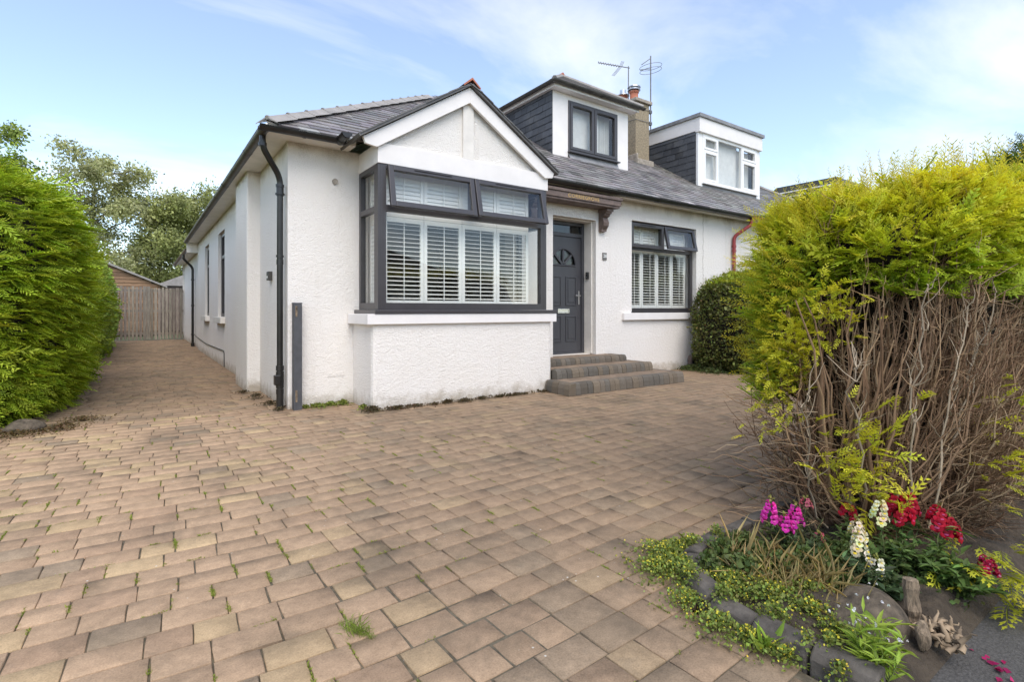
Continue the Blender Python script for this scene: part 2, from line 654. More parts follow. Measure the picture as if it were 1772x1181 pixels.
while v < 25.6:
    far = v > 8.6
    xa = (-1.15 if v > 7.6 else -2.6) + rnd.uniform(0, 0.2)
    xb = 1.62 if far else 12.0
    u = xa
    while u < xb:
        L = rnd.choices([0.222, 0.182, 0.148], [0.44, 0.18, 0.38])[0]
        cx = u + L / 2
        cy = v + row_bend(cx)
        u += L
        if cy < 1.60 and cx - L * 0.3 > bed_left(cy):
            continue
        if cx > 2.35 and cx < 4.9 and cy > 6.3:
            continue
        if cx > 1.7 and cy > 7.0:
            continue
        pav.append((cx, cy, L))
    v += PITCH


def paver_geo(cx, cy, L, k):
    r_ = random.Random(k * 7919 + 13)
    a = math.atan((row_bend(cx + 0.03) - row_bend(cx - 0.03)) / 0.06) + r_.gauss(0, 0.006)
    gap = 0.0017 + abs(r_.gauss(0, 0.0011)) + (0.0025 if abs(cx - 0.85) < 0.3 and cy < 2.6 else 0)
    hx, hy = L / 2 - gap, PITCH / 2 - gap
    b = r_.uniform(0.0015, 0.0035)
    zc = sag(cx, cy) + r_.gauss(0, 0.0010)
    tx, ty = r_.gauss(0, 0.004), r_.gauss(0, 0.004)
    ca, sa = math.cos(a), math.sin(a)
    pts = []
    jit = lambda: r_.gauss(0, 0.0011)
    # three rings: bottom, shoulder, top; every side carries a mid vertex so that edges are not ruler straight
    for z, ins in ((-0.04, 0.0), (-b * 0.8, 0.0), (0.0, b)):
        for sx, sy in ((-1, -1), (0, -1), (1, -1), (1, 0), (1, 1), (0, 1), (-1, 1), (-1, 0)):
            x = sx * (hx - (ins if sx else 0)) + jit()
            y = sy * (hy - (ins if sy else 0)) + jit()
            if sx and sy:
                x *= 1 - 0.010 * r_.random()
                y *= 1 - 0.012 * r_.random()
            zz = zc + z + tx * x + ty * y
            pts.append((cx + x * ca - y * sa, cy + x * sa + y * ca, zz))
    fs = []
    for q in range(2):
        for i in range(8):
            fs.append((q * 8 + i, q * 8 + (i + 1) % 8, q * 8 + 8 + (i + 1) % 8, q * 8 + 8 + i))
    fs += [(16, 17, 18, 23), (23, 18, 19, 22), (22, 19, 20, 21)]
    # colour of the block itself
    t = r_.random()
    lightness = 1.0 + 0.05 * r_.gauss(0, 1)
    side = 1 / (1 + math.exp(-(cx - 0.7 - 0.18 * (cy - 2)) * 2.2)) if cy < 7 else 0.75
    if t < 0.64:
        c = np.array((0.395, 0.285, 0.205))
    elif t < 0.84 - 0.12 * side:
        c = np.array((0.430, 0.325, 0.212))
    elif t < 0.90:
        c = np.array((0.300, 0.235, 0.178))
    else:
        c = np.array((0.370, 0.262, 0.190))
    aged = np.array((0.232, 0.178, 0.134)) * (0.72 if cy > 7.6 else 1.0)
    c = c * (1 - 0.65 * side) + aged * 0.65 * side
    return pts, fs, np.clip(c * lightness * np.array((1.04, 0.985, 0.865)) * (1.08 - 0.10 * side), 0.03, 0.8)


def paver_size(p):
    q = proj((p[0], p[1], 0))
    if q is None or not (-40 < q[0] < 1800 and 0 < q[1] < 1190):
        return 0
    return p[2] * CAM_H / q[2] ** 3


order = sorted(range(len(pav)), key=lambda i: -paver_size(pav[i]))
for i in order[:300]:
    pts, fs, c = paver_geo(*pav[i], i)
    np_mesh('paver', pts, None, fs, np.tile(c, (len(pts), 1)), MAT['paver'], driveway)
AV, AF, AC = [], [], []
for i in order[300:]:
    pts, fs, c = paver_geo(*pav[i], i)
    b0 = len(AV)
    AV += pts
    AF += [tuple(b0 + k for k in f) for f in fs]
    AC += [c] * len(pts)
tag(np_mesh('paver_field', AV, None, AF, np.array(AC), MAT['paver'], driveway), kind='stuff')

# ------------------------------------------------------------------ the white bungalow
XL, XR, YF = 1.46, 10.55, 6.72
SOF = 3.24
house = empty('white_bungalow', (XL, YF, 0), 'white roughcast semi-detached bungalow with dark grey windows and slate roof', 'house')


def wall_grid(mb, mk, us, vs, holes, depth):
    """front sheet at w=0 split along us x vs, skipping cells inside holes, with reveals running back to w=-depth"""
    us = sorted(set([round(x, 4) for x in us] + [round(h[k], 4) for h in holes for k in (0, 1)]))
    vs_ = sorted(set([round(x, 4) for x in vs] + [round(h[k], 4) for h in holes for k in (2, 3)]))
    for a, b in zip(us, us[1:]):
        for c, d in zip(vs_, vs_[1:]):
            m = ((a + b) / 2, (c + d) / 2)
            if any(h[0] < m[0] < h[1] and h[2] < m[1] < h[3] for h in holes):
                continue
            mb.poly([mk(a, c, 0), mk(b, c, 0), mk(b, d, 0), mk(a, d, 0)])
            mb.poly([mk(a, c, depth), mk(a, d, depth), mk(b, d, depth), mk(b, c, depth)])
    for (a, b, c, d) in holes:
        mb.poly([mk(a, c, 0), mk(a, d, 0), mk(a, d, depth), mk(a, c, depth)])
        mb.poly([mk(b, c, 0), mk(b, c, depth), mk(b, d, depth), mk(b, d, 0)])
        mb.poly([mk(a, d, 0), mk(b, d, 0), mk(b, d, depth), mk(a, d, depth)])
        mb.poly([mk(a, c, 0), mk(a, c, depth), mk(b, c, depth), mk(b, c, 0)])


DOOR = (5.61, 6.60, 0.40, 2.79)
WIN2 = (7.53, 9.51, 1.15, 2.89)
BAYO = (2.45, 4.85, 0.5, 2.95)
w = MB()
wall_grid(w, lambda a, c, d: (a, YF + d, c), [XL, XR], [-0.06, SOF], [DOOR, WIN2, BAYO], 0.30)
# bay: low wall under the window, returns included
bx0, bx1, by = 2.255, 5.014, 6.03
w.prism([(bx0, YF - 0.002, -0.06), (bx0, by + 0.05, -0.06), (bx0 + 0.015, by + 0.015, -0.06), (bx0 + 0.05, by, -0.06), (bx1 - 0.05, by, -0.06), (bx1 - 0.015, by + 0.015, -0.06), (bx1, by + 0.05, -0.06), (bx1, YF - 0.002, -0.06)], (0, 0, 1.09))
wall = w.build('front_wall', MAT['harl'], house)
w = MB()
SW = [(12.45, 13.55, 1.05, 2.91), (15.45, 16.5, 1.05, 2.91)]
wall_grid(w, lambda a, c, d: (XL + d, a, c), [YF + 0.0, 18.6], [-0.06, SOF], SW, 0.30)
wall_grid(w, lambda a, c, d: (XL + 0.06 + d, a, c), [18.6, 25.4], [-0.06, 3.05], [], 0.2)
w.poly([(XL, 25.4, -0.06), (10.5, 25.4, -0.06), (10.5, 25.4, 3.05), (XL, 25.4, 3.05)])
w.poly([(XL, 18.6, -0.06), (10.5, 18.6, -0.06), (10.5, 18.6, 3.25), (XL, 18.6, 3.25)])
w.poly([(10.5, YF + 0.3, -0.06), (10.5, 25.4, -0.06), (10.5, 25.4, 3.25), (10.5, YF + 0.3, 3.25)])
w.build('side_wall', MAT['harl'], house)
w = MB()
w.prism([(XL + 0.01, 8.50, -0.06), (1.30, 8.50, -0.06), (1.285, 8.515, -0.06), (1.285, 9.585, -0.06), (1.30, 9.60, -0.06), (XL + 0.01, 9.60, -0.06)], (0, 0, SOF + 0.058))
w.build('chimney_breast', MAT['harl'], house)
for (a, b, c, d) in SW:
    s = MB()
    s.box(XL - 0.09, XL + 0.12, a - 0.1, b + 0.1, c - 0.13, c - 0.002)
    sill_ = s.build('side_sill', MAT['white_old'], house, bevel=0.006)
    f = MB(O=(XL + 0.13, b, 0), u=(0, -1, 0), v=(0, 0, 1), w=(-1, 0, 0))
    f.uframe(0.004, b - a - 0.004, c + 0.002, d - 0.004, 0, 0.07, 0.075)
    f.ubox(0.08, b - a - 0.08, 2.35, 2.42, 0, 0.068)
    so = f.build('side_window', MAT['anthracite'], house, bevel=0.005)
    p = MB(O=(XL + 0.13, b, 0), u=(0, -1, 0), v=(0, 0, 1), w=(-1, 0, 0))
    p.ubox(0.07, b - a - 0.07, c + 0.07, d - 0.07, 0.025, 0.031)
    p.build('pane', MAT['glass'], so)

# rooms behind the front windows
rm = MB()
rm.box(1.78, 10.45, YF + 0.32, 18.4, 3.20, 3.23)
rm.build('ceiling', MAT['curtain'], house)
rm = MB()
rm.box(1.78, 10.45, 10.3, 10.4, 0.0, 3.199)
rm.box(5.35, 5.45, YF + 0.31, 10.299, 0.0, 3.199)
rm.box(6.9, 7.0, YF + 0.31, 10.299, 0.0, 3.199)
rm.build('partition', MAT['curtain'], house)
# soffit board and eaves
s = MB()
s.box(1.20, XL - 0.001, 6.45, 18.6, SOF, SOF + 0.02)
s.box(XL - 0.001, 2.2, 6.45, YF - 0.001, SOF, SOF + 0.02)
s.box(4.98, 10.6, 6.45, YF - 0.001, SOF, SOF + 0.02)
s.box(1.196, 1.216, 6.446, 18.6, SOF + 0.02, SOF + 0.10)
s.box(1.216, 2.2, 6.446, 6.466, SOF + 0.02, SOF + 0.10)
s.box(4.98, 10.6, 6.446, 6.466, SOF - 0.03, SOF + 0.10)
s.box(1.17, XL + 0.05, 18.62, 18.66, 2.95, SOF + 0.1)
s.box(1.25, XL + 0.059, 18.7, 25.5, 3.05, 3.07)
s.build('soffit', MAT['white_old'], house)

# ---- roof
TP = 0.637
EZ = 3.29       # roof plane height at the eave line (Y or X = eave)
EY, EX = 6.40, 1.14
RS = 4.62       # run to the ridge
RZ = EZ + TP * RS
roof = MB()
A = (EX, EY, EZ)
Rg0 = (EX + RS, EY + RS, RZ)
roof.poly([A, (XR, EY, EZ), (XR, EY + RS, RZ), Rg0])
roof.poly([A, Rg0, (EX + RS, 14.0, RZ), (EX, 18.62, EZ)])
roof.poly([Rg0, (XR, EY + RS, RZ), (XR, EY + 2 * RS, EZ), (EX + RS, EY + 2 * RS, EZ), (EX + RS, 14.0, RZ)])
roof.poly([(EX, 18.62, EZ), (EX + RS, 14.0, RZ), (EX + 2 * RS, 14.0, EZ), (EX + 2 * RS, 18.62, EZ)])
roof.poly([(1.22, 18.6, 3.12), (5.5, 18.6, 5.2), (5.5, 25.5, 5.2), (1.22, 25.5, 3.12)])
roof.poly([(5.5, 18.6, 5.2), (9.8, 18.6, 3.12), (9.8, 25.5, 3.12), (5.5, 25.5, 5.2)])
roof.poly([(1.22, 25.5, 3.12), (5.5, 25.5, 5.2), (9.8, 25.5, 3.12)])
roof.cur = (0.10, 0.10, 0.10)
roof_o = roof.build('roof', MAT['slate'], house)


def slate_course(mb, x0, x1, y, z, up, across, nrm, width, expo, r_, base=(0.115, 0.108, 0.110)):
    """one course of slates laid on a plane: up = unit vector up the slope, across = unit vector along it"""
    up, across, nrm = Vector(up), Vector(across), Vector(nrm)
    x = x0 - r_.uniform(0, width)
    while x < x1:
        wd = width * r_.uniform(0.85, 1.12)
        a, b = max(x, x0), min(x + wd - 0.004, x1)
        x += wd
        if b - a < 0.03:
            continue
        k = max(0.5, r_.gauss(1, 0.24))
        mb.cur = tuple(max(0.02, c * k * r_.uniform(0.95, 1.05)) for c in base)
        lift = 0.021 + r_.uniform(-0.004, 0.006)
        o = Vector((0, y, z))
        e = r_.uniform(-0.006, 0.006)
        lo = o + up * e + nrm * lift
        hi = o + up * (expo + 0.03) + nrm * 0.007
        bt = o + up * e + nrm * 0.002
        mb.add([across * a + lo, across * b + lo, across * b + hi, across * a + hi, across * a + bt, across * b + bt],
               [(0, 1, 2, 3), (4, 5, 1, 0), (4, 0, 3), (5, 2, 1)])


r_ = random.Random(5)
sl = math.hypot(1, TP)
upv = (0, 1 / sl, TP / sl)
nv = (0, -TP / sl, 1 / sl)
EXPO = 0.152
sm = MB()
k = 0
while k * EXPO / sl < RS - 0.15:
    s_ = k * EXPO / sl
    slate_course(sm, EX + s_ + 0.04, XR, EY + s_, EZ + s_ * TP, upv, (1, 0, 0), nv, 0.235, EXPO, r_)
    k += 1
tag(sm.build('roof_slates', MAT['slate'], roof_o), kind='stuff')
# hip ridge tiles, one by one
hipv = (Vector(Rg0) - Vector(A))
hl = hipv.length
hd = hipv.normalized()
n_t = 14
for i in range(n_t):
    a = Vector(A) + hd * (0.05 + i * 0.44) + Vector((0, 0, 0.0))
    b = a + hd * 0.437
    for_side = Vector((1, -1, 0)).normalized()
    t = MB()
    apex_a, apex_b = a + Vector((0, 0, 0.082)), b + Vector((0, 0, 0.076))
    wd = 0.135
    la, lb = a - for_side * wd + Vector((0, 0, 0.01)), b - for_side * wd + Vector((0, 0, 0.0))
    ra, rb = a + for_side * wd + Vector((0, 0, 0.01)), b + for_side * wd + Vector((0, 0, 0.0))
    # wings follow the two roof planes
    for q in (la, lb, ra, rb):
        pass
    sh = 0.013
    t.add([la, apex_a, ra, lb, apex_b, rb, la - Vector((0, 0, sh)), apex_a - Vector((0, 0, sh)), ra - Vector((0, 0, sh))],
          [(0, 1, 4, 3), (1, 2, 5, 4), (0, 6, 7, 1), (1, 7, 8, 2)])
    t.tube([a + Vector((0, 0, 0.068)), a + hd * 0.03 + Vector((0, 0, 0.068))], 0.024, 8)
    t.build('ridge_tile', MAT['ridge'], roof_o)

# ---- bay: fascia beam, gable, barge boards
GA, GB, GC = 2.13, 5.03, 3.58      # feet and apex of the gable
fx0, fx1, fy = 2.33, 4.925, 6.05   # window frame corners
bay = MB()
bay.box(fx0 - 0.004, fx1 + 0.018, fy - 0.012, fy + 0.10, 2.97, 3.215)
bay.box(fx0 - 0.004, fx0 + 0.10, fy + 0.10, YF - 0.002, 2.97, 3.215)
bay.box(fx1 - 0.082, fx1 + 0.018, fy + 0.10, YF - 0.002, 2.97, 3.215)
beam = bay.build('bay_fascia', MAT['white'], house, bevel=0.004)
gf = MB()
gz0 = 3.215
sl_g = TP
gtop = gz0 + sl_g * (GC - GA) + 0.02
gf.prism([(GA + 0.1, fy + 0.03, gz0 + 0.002), (GB - 0.1, fy + 0.03, gz0 + 0.002), (GC, fy + 0.03, gtop - 0.06)], (0, 0.1, 0))
gf.build('gable_panel', MAT['harl_g'], house)
mu = MB()
mu.box(GC - 0.075, GC + 0.085, fy - 0.004, fy + 0.03, gz0 + 0.004, gtop - 0.16)
mu.build('gable_post', MAT['white_old'], house)
bt = 0.205   # vertical depth of the boards
for sgn, foot in ((1, GA), (-1, GB)):
    b = MB()
    zf = gtop - sl_g * abs(GC - foot)
    yb = fy - 0.055
    pts = [(GC, yb, gtop), (foot, yb, zf), (foot + sgn * 0.03, yb, zf - 0.075), (foot + sgn * 0.17, yb, zf - bt + 0.17 * sl_g + 0.0), (GC, yb, gtop - bt)]
    b.prism(pts, (0, 0.045, 0))
    b.build('barge_board', MAT['white'], house, bevel=0.004)
    # small capping bead under the slates
gr = MB()
yf0 = fy - 0.10
th = 0.035
over = 0.05
for sgn, foot in ((1, GA - over), (-1, GB + over)):
    zf = gtop + 0.012 - sl_g * abs(GC - foot)
    ybk_top = EY + (gtop + 0.02 - EZ) / TP + 0.1
    p = [Vector((GC, yf0, gtop + 0.012)), Vector((foot, yf0, zf)), Vector((foot, EY + 0.25, zf)), Vector((GC, ybk_top, gtop + 0.012))]
    n = Vector((-sgn * sl_g, 0, 1)).normalized() * th
    gr.add(p + [q + n for q in p], [(0, 1, 2, 3), (4, 7, 6, 5), (0, 4, 5, 1), (1, 5, 6, 2), (2, 6, 7, 3), (3, 7, 4, 0)])
gr.cur = (0.06, 0.06, 0.06)
gr.c = [(0.06, 0.058, 0.058)] * len(gr.V)
gro = gr.build('gable_roof', MAT['slate'], house)
ve = MB()
for sgn, foot in ((1, GA - over), (-1, GB + over)):
    length = abs(GC - foot)
    n = 9
    for i in range(n):
        x0 = foot + sgn * length * i / n
        x1 = foot + sgn * (length * (i + 1) / n + 0.03)
        z0 = gtop + 0.05 - sl_g * abs(GC - x0)
        z1 = gtop + 0.05 - sl_g * abs(GC - x1)
        kk = r_.uniform(0.7, 1.3)
        ve.cur = (0.07 * kk, 0.067 * kk, 0.066 * kk)
        yy = yf0 - 0.012 + r_.uniform(-0.006, 0.006)
        up_ = 0.016
        ve.add([(x0, yy, z0 + up_), (x1, yy, z1 + 0.004), (x1, yy + 0.3, z1 + 0.004), (x0, yy + 0.3, z0 + up_), (x0, yy, z0 - 0.004), (x1, yy, z1 - 0.008), (x0, yy + 0.3, z0 - 0.004)],
               [(0, 1, 2, 3), (4, 5, 1, 0), (0, 3, 6, 4)])
tag(ve.build('verge_slates', MAT['slate'], gro), kind='stuff')
for i in range(5):
    t = MB()
    y0 = yf0 - 0.02 + i * 0.4
    y1 = y0 + 0.41
    zt = gtop + 0.05
    wd = 0.13
    t.add([(GC - wd, y0, zt - wd * TP + 0.03), (GC, y0, zt + 0.06), (GC + wd, y0, zt - wd * TP + 0.03), (GC - wd, y1, zt - wd * TP + 0.022), (GC, y1, zt + 0.052), (GC + wd, y1, zt - wd * TP + 0.022),
           (GC - wd, y0, zt - wd * TP + 0.005), (GC, y0, zt + 0.03), (GC + wd, y0, zt - wd * TP + 0.005)], [(0, 1, 4, 3), (1, 2, 5, 4), (0, 6, 7, 1), (1, 7, 8, 2)])
    t.build('ridge_tile', MAT['terracotta'], gro)

# ---- gutters and downpipes
def gutter(name, path, r0, mat, parent, brackets=0.9, closed_end=True):
    """half-round gutter swept along straight runs"""
    mb = MB()
    seg = 10
    for a, b in zip(path, path[1:]):
        a, b = Vector(a), Vector(b)
        d = (b - a).normalized()
        side = d.cross(Vector((0, 0, 1))).normalized()
        ring = []
        for q in (a, b):
            for rr in (r0, r0 - 0.006):
                for k in range(seg + 1):
                    t = math.pi * k / seg
                    ring.append(q + side * (math.cos(t) * rr) - Vector((0, 0, 1)) * (math.sin(t) * rr))
        m_ = seg + 1
        f = []
        for k in range(seg):
            f.append((k, k + 1, 2 * m_ + k + 1, 2 * m_ + k))
            f.append((m_ + k, 3 * m_ + k, 3 * m_ + k + 1, m_ + k + 1))
        f += [(0, 2 * m_, 3 * m_, m_), (seg, m_ + seg, 3 * m_ + seg, 2 * m_ + seg)]
        mb.add(ring, f)
        L = (b - a).length
        n = max(1, int(L / brackets))
        for i in range(n + 1):
            c = a + d * (0.03 + (L - 0.06) * i / n)
            hw = 0.045 if i % 3 == 0 else 0.014
            pts = []
            for q in (c - d * hw, c + d * hw):
                for k in range(seg + 1):
                    t = math.pi * k / seg
                    pts.append(q + side * (math.cos(t) * (r0 + 0.006)) - Vector((0, 0, 1)) * (math.sin(t) * (r0 + 0.006)))
            mb.add(pts, [(k, k + 1, m_ + k + 1, m_ + k) for k in range(seg)])
        for q in (a, b):
            mb.add([q + side * (math.cos(math.pi * k / seg) * r0) - Vector((0, 0, 1)) * (math.sin(math.pi * k / seg) * r0) for k in range(seg + 1)], [tuple(range(seg + 1))])
    return mb.build(name, mat, parent, smooth=True)


GZ = 3.272
gutter('gutter', [(1.155, 6.40, GZ), (1.155, 18.62, GZ)], 0.058, MAT['gutter_g'], house, 1.05)
gutter('gutter', [(1.10, 6.395, GZ), (2.05, 6.395, GZ)], 0.058, MAT['gutter'], house, 0.45)
gutter('gutter', [(1.99, 6.40, GZ), (1.99, 6.13, GZ + 0.015)], 0.060, MAT['gutter'], house, 0.2)
gutter('gutter', [(5.10, 6.395, GZ), (10.62, 6.395, GZ)], 0.058, MAT['gutter'], house, 0.9)
gutter('gutter', [(1.18, 18.64, 3.06), (1.18, 25.5, 3.06)], 0.058, MAT['gutter'], house, 0.9)


def downpipe(name, pts, r0, collars, mat, parent):
    mb = MB()
    P = [Vector(p) for p in pts]
    path = [P[0]]
    for i in range(1, len(P) - 1):      # round each bend
        a, b, c = P[i - 1], P[i], P[i + 1]
        d1, d2 = (a - b), (c - b)
        q = min(0.09, d1.length * 0.45, d2.length * 0.45)
        p0, p2 = b + d1.normalized() * q, b + d2.normalized() * q
        for t in (0, 0.25, 0.5, 0.75, 1):
            path.append(p0 * (1 - t) ** 2 + b * 2 * t * (1 - t) + p2 * t * t)
    path.append(P[-1])
    mb.tube(path, r0, 12)
    for (x, y, z, hh, k) in collars:
        mb.tube([(x, y, z - hh), (x, y, z + hh)], r0 * k, 12)
    return mb.build(name, mat, parent, smooth=True)


downpipe('downpipe', [(1.165, 6.62, 3.24), (1.165, 6.62, 3.09), (1.385, 6.78, 2.80), (1.385, 6.78, -0.01)], 0.036,
         [(1.165, 6.62, 3.12, 0.02, 1.25), (1.385, 6.78, 2.70, 0.016, 1.35), (1.385, 6.78, 2.60, 0.010, 1.5), (1.385, 6.78, 2.63, 0.05, 1.18), (1.385, 6.78, 1.85, 0.012, 1.25), (1.385, 6.78, 1.78, 0.03, 1.12), (1.385, 6.78, 0.50, 0.03, 1.3), (1.385, 6.78, 0.36, 0.10, 1.28), (1.385, 6.78, 0.22, 0.03, 1.25), (1.385, 6.78, 0.12, 0.12, 1.15)], MAT['gutter'], house)
br = MB()
br.box(1.315, 1.385, 6.72, 6.80, 0.30, 0.42)
br.build('inspection_hatch', MAT['gutter'], house, bevel=0.008)
downpipe('downpipe', [(1.18, 20.2, 3.02), (1.18, 20.2, 2.88), (1.44, 20.2, 2.60), (1.44, 20.2, -0.01)], 0.038,
         [(1.44, 20.2, 2.2, 0.02, 1.3), (1.44, 20.2, 1.35, 0.02, 1.3), (1.44, 20.2, 0.4, 0.02, 1.3), (1.44, 20.2, 0.06, 0.06, 1.4)], MAT['gutter'], house)
cb = MB()
cb.tube([(XL - 0.008, 20.1, 0.42), (XL - 0.008, 18.6, 0.36), (XL - 0.008, 16.0, 0.30), (XL - 0.008, 13.4, 0.33), (XL - 0.008, 12.55, 0.34), (XL - 0.008, 12.45, 0.30), (XL - 0.008, 12.45, 0.0)], 0.010, 6)
cb.build('wall_cable', MAT['black'], house, smooth=True)

# ---- bay window
win = MB(O=(0, fy, 0))
FZ0, FZ1 = 1.205, 2.97
TR = 2.405
fdep = 0.07
bw = MB(O=(0, fy + fdep, 0))
bw.ubox(fx0, fx0 + 0.105, FZ0, FZ1, 0, fdep)
bw.ubox(fx1 - 0.105, fx1, FZ0, FZ1, 0, fdep)
bw.ubox(fx0 + 0.105, fx1 - 0.105, FZ0, FZ0 + 0.085, 0, fdep)
bw.ubox(fx0 + 0.105, fx1 - 0.105, FZ1 - 0.05, FZ1, 0, fdep)
bw.ubox(fx0 + 0.105, fx1 - 0.105, TR, TR + 0.075, 0, fdep)
bw.ubox(3.615, 3.685, TR + 0.075, FZ1 - 0.05, 0, fdep)
# beading on the corner posts
bw.ubox(fx0 + 0.03, fx0 + 0.036, FZ0 + 0.01, FZ1 - 0.01, fdep, fdep + 0.004)
bw.ubox(fx0 + 0.066, fx0 + 0.072, FZ0 + 0.01, FZ1 - 0.01, fdep, fdep + 0.004)
bw.ubox(fx1 - 0.05, fx1 - 0.044, FZ0 + 0.01, FZ1 - 0.01, fdep, fdep + 0.004)
for xs, w0 in ((fx0, 1), (fx1, -1)):
    rb = MB(O=(xs + w0 * fdep, fy + fdep, 0), u=(0, 1, 0), w=(-w0, 0, 0))
    rb.uframe(0.0, YF - fy - fdep - 0.004, FZ0, FZ1, 0, fdep - 0.002, 0.06, 0.085, 0.06)
    rb.ubox(0.06, YF - fy - fdep - 0.064, TR, TR + 0.065, 0, fdep - 0.004)
    bw.add(rb.V, rb.F)
bay_o = bw.build('bay_window', MAT['anthracite'], house, bevel=0.006)
gp = MB(O=(0, fy + fdep, 0))
gp.ubox(fx0 + 0.10, fx1 - 0.10, FZ0 + 0.08, TR + 0.004, 0.028, 0.034)
gp.build('pane', MAT['glass'], bay_o)
for xs, w0 in ((fx0, 1), (fx1, -1)):
    for (c0, c1) in ((FZ0 + 0.08, TR + 0.003), (TR + 0.06, FZ1 - 0.055)):
        rb = MB(O=(xs + w0 * fdep, fy + fdep, 0), u=(0, 1, 0), w=(-w0, 0, 0))
        rb.ubox(0.055, YF - fy - fdep - 0.06, c0, c1, 0.028, 0.034)
        rb.build('pane', MAT['glass'], bay_o)


def open_sash(parent, O, u, wv, u0, u1, ztop, hgt, ang, mat_f, t=0.068):
    """top-hung sash swung outwards at the bottom by ang"""
    u, wv = Vector(u), Vector(wv)
    vdir = Vector((0, 0, 1)) * math.cos(ang) - wv * math.sin(ang)
    ndir = wv * math.cos(ang) + Vector((0, 0, 1)) * math.sin(ang)
    top = Vector(O) + Vector((0, 0, ztop))
    s = MB(O=top, u=u, v=vdir, w=ndir)
    s.uframe(u0, u1, -hgt, 0, 0, 0.05, t)
    um = (u0 + u1) / 2
    s.ubox(um - 0.22 * (u1 - u0), um + 0.22 * (u1 - u0), -0.036, -0.020, 0.05, 0.062)
    so = s.build('opening_sash', mat_f, parent, bevel=0.006)
    p = MB(O=top, u=u, v=vdir, w=ndir)
    p.ubox(u0 + t - 0.006, u1 - t + 0.006, -hgt + t - 0.006, -t + 0.006, 0.02, 0.026)
    p.build('pane', MAT['glass'], parent)
    st = MB()
    q = top + u * (u0 + 0.02) - Vector((0, 0, 1)) * hgt * 0.8
    st.tube([q, q + wv * math.sin(ang) * hgt * 0.75], 0.005, 5)
    st.build('stay_arm', MAT['chrome'], parent)
    return so


open_sash(bay_o, (0, fy, 0), (1, 0, 0), (0, -1, 0), fx0 + 0.112, 3.643, FZ1 - 0.018, 0.525, R(11), MAT['anthracite'])
open_sash(bay_o, (0, fy, 0), (1, 0, 0), (0, -1, 0), 3.657, fx1 - 0.085, FZ1 - 0.018, 0.525, R(13), MAT['anthracite'])
sil = MB()
sil.prism([(fx0 - 0.065, YF - 0.003, 1.155), (fx0 - 0.065, fy - 0.08, 1.155), (fx1 + 0.15, fy - 0.08, 1.155), (fx1 + 0.15, YF - 0.003, 1.155)], (0, 0, 0.048))
sil.build('window_board', MAT['anthracite'], bay_o, bevel=0.008)
sil = MB()
sil.prism([(bx0 - 0.075, YF - 0.003, 1.028), (bx0 - 0.075, by - 0.045, 1.028), (bx1 + 0.055, by - 0.045, 1.028), (bx1 + 0.055, YF - 0.003, 1.028)], (0, 0, 0.126))
sil.build('stone_sill', MAT['white'], bay_o, bevel=0.006)


def shutters(parent, O, u, wv, u0, u1, panels, tiers, tilt, pitch=0.052, mat_=None):
    mat_ = mat_ or MAT['shutter']
    u, wv = Vector(u), Vector(wv)
    pw = (u1 - u0) / panels
    for i in range(panels):
        for (z0, z1, tl) in tiers:
            s = MB(O=O, u=u, w=wv)
            a, b = u0 + i * pw + 0.003, u0 + (i + 1) * pw - 0.003
            s.ubox(a, a + 0.045, z0, z1, -0.015, 0.015)
            s.ubox(b - 0.045, b, z0, z1, -0.015, 0.015)
            s.ubox(a + 0.045, b - 0.045, z0, z0 + 0.085, -0.015, 0.015)
            s.ubox(a + 0.045, b - 0.045, z1 - 0.06, z1, -0.015, 0.015)
            n = int((z1 - z0 - 0.155) / pitch)
            ca, sa = math.cos(tl), math.sin(tl)
            for k in range(n):
                zc = z0 + 0.085 + (k + 0.5) * (z1 - z0 - 0.145) / n
                # slat cross section, tilted about u
                d1 = wv * ca + Vector((0, 0, 1)) * sa
                d2 = Vector((0, 0, 1)) * ca - wv * sa
                c = Vector(O) + Vector((0, 0, zc))
                hw, ht = 0.029, 0.0045
                pts = []
                for uu in (a + 0.047, b - 0.047):
                    for (p, q) in ((-hw, 0), (0, -ht), (hw, 0), (0, ht)):
                        pts.append(c + u * uu + d1 * p + d2 * q)
                s.add(pts, [(0, 1, 5, 4), (1, 2, 6, 5), (2, 3, 7, 6), (3, 0, 4, 7), (0, 3, 2, 1), (4, 5, 6, 7)])
            um = (a + b) / 2
            s.ubox(um - 0.005, um + 0.005, z0 + 0.09, z1 - 0.065, 0.031, 0.039)
            s.build('shutter', mat_, parent)


shutters(bay_o, (0, fy + 0.19, 0), (1, 0, 0), (0, -1, 0), fx0 + 0.12, fx1 - 0.20, 4, [(1.24, 2.37, R(-17)), (2.375, 2.95, R(-74))], 0)
shutters(bay_o, (fx0 + 0.155, 0, 0), (0, 1, 0), (-1, 0, 0), fy + 0.13, YF - 0.01, 1, [(1.24, 2.37, R(-70)), (2.375, 2.95, R(-74))], 0)  # closed panel added to make the side glass pale, like a wall reflection
ib = MB()    # window board and returns inside the bay
ib.box(fx0 + 0.072, fx1 - 0.072, fy + 0.072, YF + 0.3, 1.155, 1.203)
ib.build('inner_board', MAT['upvc'], bay_o)
ic = MB()
ic.box(fx0 + 0.10, fx1 - 0.083, fy + 0.10, YF + 0.2, 2.975, 2.99)
ic.build('inner_ceiling', MAT['upvc'], bay_o)

